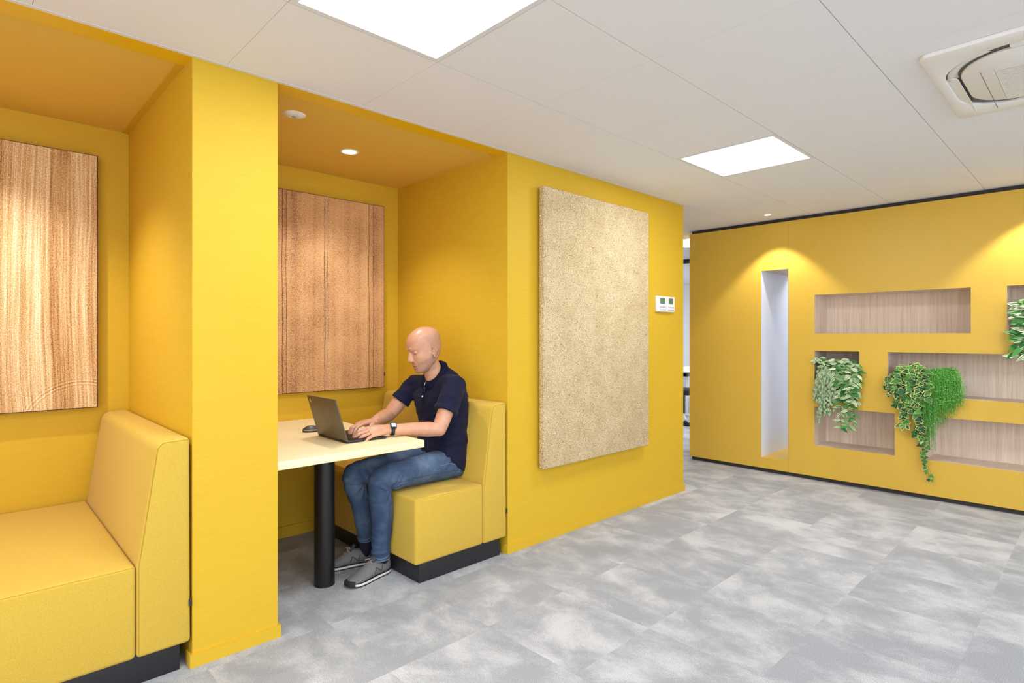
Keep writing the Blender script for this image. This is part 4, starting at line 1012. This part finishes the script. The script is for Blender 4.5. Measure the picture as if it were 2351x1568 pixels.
# ---- socks and shoes
def shoe(cx, cy, rot, near):
    M = Matrix.Translation((cx, cy, 0)) @ Matrix.Rotation(rot, 4, 'Z')      # local x from heel (0) to toe (.275), y left
    t = MB()
    secs = [(.000, .020, .024, .066), (.008, .030, .016, .086), (.030, .0355, .012, .092), (.060, .0375, .012, .090), (.085, .0375, .012, .092), (.110, .039, .012, .098), (.135, .041, .012, .091), (.165, .044, .012, .075), (.195, .046, .012, .061), (.225, .045, .012, .052), (.250, .038, .012, .045), (.266, .027, .014, .038), (.274, .013, .018, .031)]
    rings = []
    for x, hw, z0, z1 in secs:
        r = []
        for k in range(28):
            a = 2*pi*k/28; cz, hz = (z0+z1)/2, (z1-z0)/2; sy = abs(cos(a))**.75*(1 if cos(a) > 0 else -1); sz = abs(sin(a))**.8*(1 if sin(a) > 0 else -1)
            w = hw*(1 - .42*max(0, sz)**1.4*(1 if .05 < x < .21 else .7)); r.append(M @ Vector((x, sy*w, cz + sz*hz)))
        rings.append(r)
    up = t.rings(rings).build('shoe', M_SUEDE, pe); md = voxel(up, .003, 4, .5)
    def outline(f, dx=0):
        O = []
        S2 = [(-.006, .006), (-.002, .022), (.010, .032), (.035, .037), (.075, .038), (.12, .040), (.165, .046), (.20, .048), (.235, .046), (.258, .037), (.272, .022), (.279, .006)]
        return [(x + dx, w*f) for x, w in S2] + [(x + dx, -w*f) for x, w in reversed(S2)]
    def slab(name, z0, z1, f, m):
        o = outline(f); return MB().prism([M @ Vector((x, y, z0 + (.010*max(0, (x-.22)/.06)**2 if name != 'x' else 0))) for x, y in o], (0, 0, z1-z0)).build(name, m, up, bevel=.003)
    slab('outsole', .0005, .007, .985, M_RUB); slab('midsole', .0065, .0185, 1.0, M_SOLE); slab('foxing_strip', .018, .0215, .985, M_RUB)
    def pt(x, y, z):
        p, n = on(up, M @ Vector((x, y, z))); return p, n
    # toe guard
    tg = MB(); tr = []
    for k in range(13):
        a = radians(-62 + 124*k/12); p0 = M @ Vector((.236 + .0455*cos(a), .0455*sin(a), .010 + .004*cos(a))); p1 = M @ Vector((.234 + .0395*cos(a), .041*sin(a), .034 + .003*cos(a))); dn = (M.to_3x3() @ Vector((cos(a), sin(a), 0)))*.003
        pm = M @ Vector((.236 + .0475*cos(a), .0468*sin(a), .026 + .004*cos(a))); tr.append([p0 - dn*3, p0 + dn*.6, pm + dn*.3, p1 + dn*.2, p1 - dn*3])
    tg.rings(tr).build('toe_guard', M_RUB, up)
    # heel panel
    hp = MB(); hr = []
    for k in range(13):
        a = radians(110 + 140*k/12); b = [pt(.032 + .06*cos(a), .06*sin(a), z) for z in (.03, .052, .074)]
        hr.append([b[0][0] + b[0][1]*.0012, b[1][0] + b[1][1]*.0012, b[2][0] + b[2][1]*.0012, b[2][0] - b[2][1]*.001, b[1][0] - b[1][1]*.001, b[0][0] - b[0][1]*.001])
    hp.rings(hr).build('heel_panel', M_SUEDED, up, smooth=True)
    # side letter and laces
    for sd in (1, -1):
        n_ = MB(); xs = (.126, .116, .082, .072) if sd > 0 else (.072, .082, .116, .126); strokes = (((xs[0], .030), (xs[1], .072)), ((xs[1], .072), (xs[2], .030)), ((xs[2], .030), (xs[3], .072)))
        for a, b in strokes:
            P = [pt(a[0] + (b[0]-a[0])*q/5, sd*.055, a[1] + (b[1]-a[1])*q/5) for q in range(6)]
            n_.tube([p - n*.0006 for p, n in P], [.0032]*6, 8)
        n_.build('side_letter', M_SUEDED, up, smooth=True)
    for k in range(6):
        x = .120 + .0135*k; lc = [pt(x + .004*((q % 2)*1), -.024 + .048*q/6, .14) for q in range(7)]
        MB().tube([p + n*.0018 for p, n in lc], .0017, 6).build('lace', M_LACE, up, smooth=True)
    for sd in (1, -1):
        p, n = pt(.118, sd*.006, .14); lp_ = [p + n*.003 + (M.to_3x3() @ Vector((.030*sin(pi*q/7)*.9 + .006*q/7, sd*(.004 + .026*q/7), .012*sin(pi*q/7) - .020*q/7))) for q in range(8)]
        MB().tube(lp_, .0016, 6).build('lace', M_LACE, up, smooth=True)
    tn = MB()
    def tg_(q, w): x = .132 - .030*q; return M @ Vector((x - .006*(w/.02)**2, w, .086 + .044*q - .010*q*q))
    nx = (M.to_3x3() @ Vector((.7, 0, .5))).normalized()*.0045
    ws = (-.021, -.012, 0, .012, .021)
    tn.rings([[tg_(q/5, w*(1 - .15*(q/5)**4)) for w in ws] + [tg_(q/5, w*(1 - .15*(q/5)**4)) - nx for w in ws[::-1]] for q in range(6)])
    tn.build('tongue', M_SUEDED, up, smooth=True)
    return up
s1 = shoe(.322, .272, radians(180 + 11), True); s2 = shoe(.318, .440, radians(180 - 17), False)
for (hp, kn, an), (hx, hy) in zip(LEGS, ((.275, .262), (.288, .447))):
    MB().tube([an + Vector((0, 0, .03)), Vector((hx, hy, .115)), Vector((hx - .002, hy, .075)), Vector((hx - .01, hy, .045))], [.040, .0385, .036, .031], 24).build('sock', M_SOCK, pe, smooth=True)
# ---- watch on the near wrist
wt = WRL.lerp(ELL, .085); ax_ = (ELL - WRL).normalized()
nrm = Vector((-.10, -.72, .70)); nrm = (nrm - ax_*nrm.dot(ax_)).normalized(); sd_ = ax_.cross(nrm)
ww = empty('wristwatch', (0, 0, 0), None, None); ww.location = wt; PINV[ww.name] = Matrix.Translation(wt).inverted()
def wring(off, hw, th):
    r = []
    for k in range(41):
        a = 2*pi*k/40; d = nrm*cos(a) + sd_*sin(a); base = wt + ax_*off; p, n = on(bo, base + d*.06); dist = (p - base).length
        r.append((base + d*(dist*.0 + max(.022, dist)), d))
    return r
rw = wring(0, .01, .002); sm_ = []
for k in range(40): sm_.append(sum((rw[(k+j) % 40][0] - wt).length for j in (-3, -2, -1, 0, 1, 2, 3))/7)
st_ = [[wt + rw[k % 40][1]*(sm_[k % 40] + h_) + ax_*o_ for o_, h_ in ((-.0095, .0004), (.0095, .0004), (.0095, .0034), (-.0095, .0034))] for k in range(41)]
MB().rings(st_, cap=False).build('strap', M_STRAP, ww, smooth=False)
h0 = sm_[0] + .001; WM = Matrix((( *sd_, 0), (*ax_, 0), (*nrm, 0), (0, 0, 0, 1))).transposed(); WM.translation = wt + nrm*h0
P = [WM @ Vector((x, y, 0)) for x, y in rrect(0, 0, .0185, .0160, .005, 5)]
cs = MB().prism(P, nrm*.0095).build('case', M_STRAP, ww, bevel=.0015)
MB().prism([WM @ Vector((x, y, .0094)) for x, y in rrect(-.001, 0, .0115, .0115, .001, 3)], nrm*.0006).build('display', M_WLCD, cs)
bk = wt + rw[13][1]*(sm_[13] + .0035); MB().box((-.002, -.0115, -.0045), (.002, .0115, .0045), Matrix.Translation(bk) @ Matrix((( *rw[13][1], 0), (*ax_, 0), (*(rw[13][1].cross(ax_)), 0), (0, 0, 0, 1))).transposed()).build('buckle', M_KEY, ww, bevel=.0006)
setpar(ww, pe); ww.matrix_parent_inverse = PINV[pe.name]

# ------------------------------------------------------------------ camera and colour
cd = bpy.data.cameras.new('camera'); co = bpy.data.objects.new('camera', cd); COL.objects.link(co)
co.location = (-1.3655, -2.4753, H - 1.0861); co.rotation_euler = (pi/2, 0, .8078 - pi/2)
cd.sensor_width = 36; cd.lens = 1319.1 / 2351 * 36; cd.shift_y = -(784 - 770.6) / 2351; cd.clip_start = .05
S.camera = co
wd = bpy.data.worlds.new('world'); wd.use_nodes = True; S.world = wd
wd.node_tree.nodes['Background'].inputs[0].default_value = (.9, .95, 1, 1); wd.node_tree.nodes['Background'].inputs[1].default_value = .3
S.view_settings.view_transform = 'Standard'; S.view_settings.look = 'None'; S.view_settings.gamma = 1; S.view_settings.use_curve_mapping = False
S.view_settings.exposure = 0.80
S.cycles.use_denoising = True; S.cycles.max_bounces = 10; S.cycles.diffuse_bounces = 6; S.cycles.sample_clamp_indirect = 8
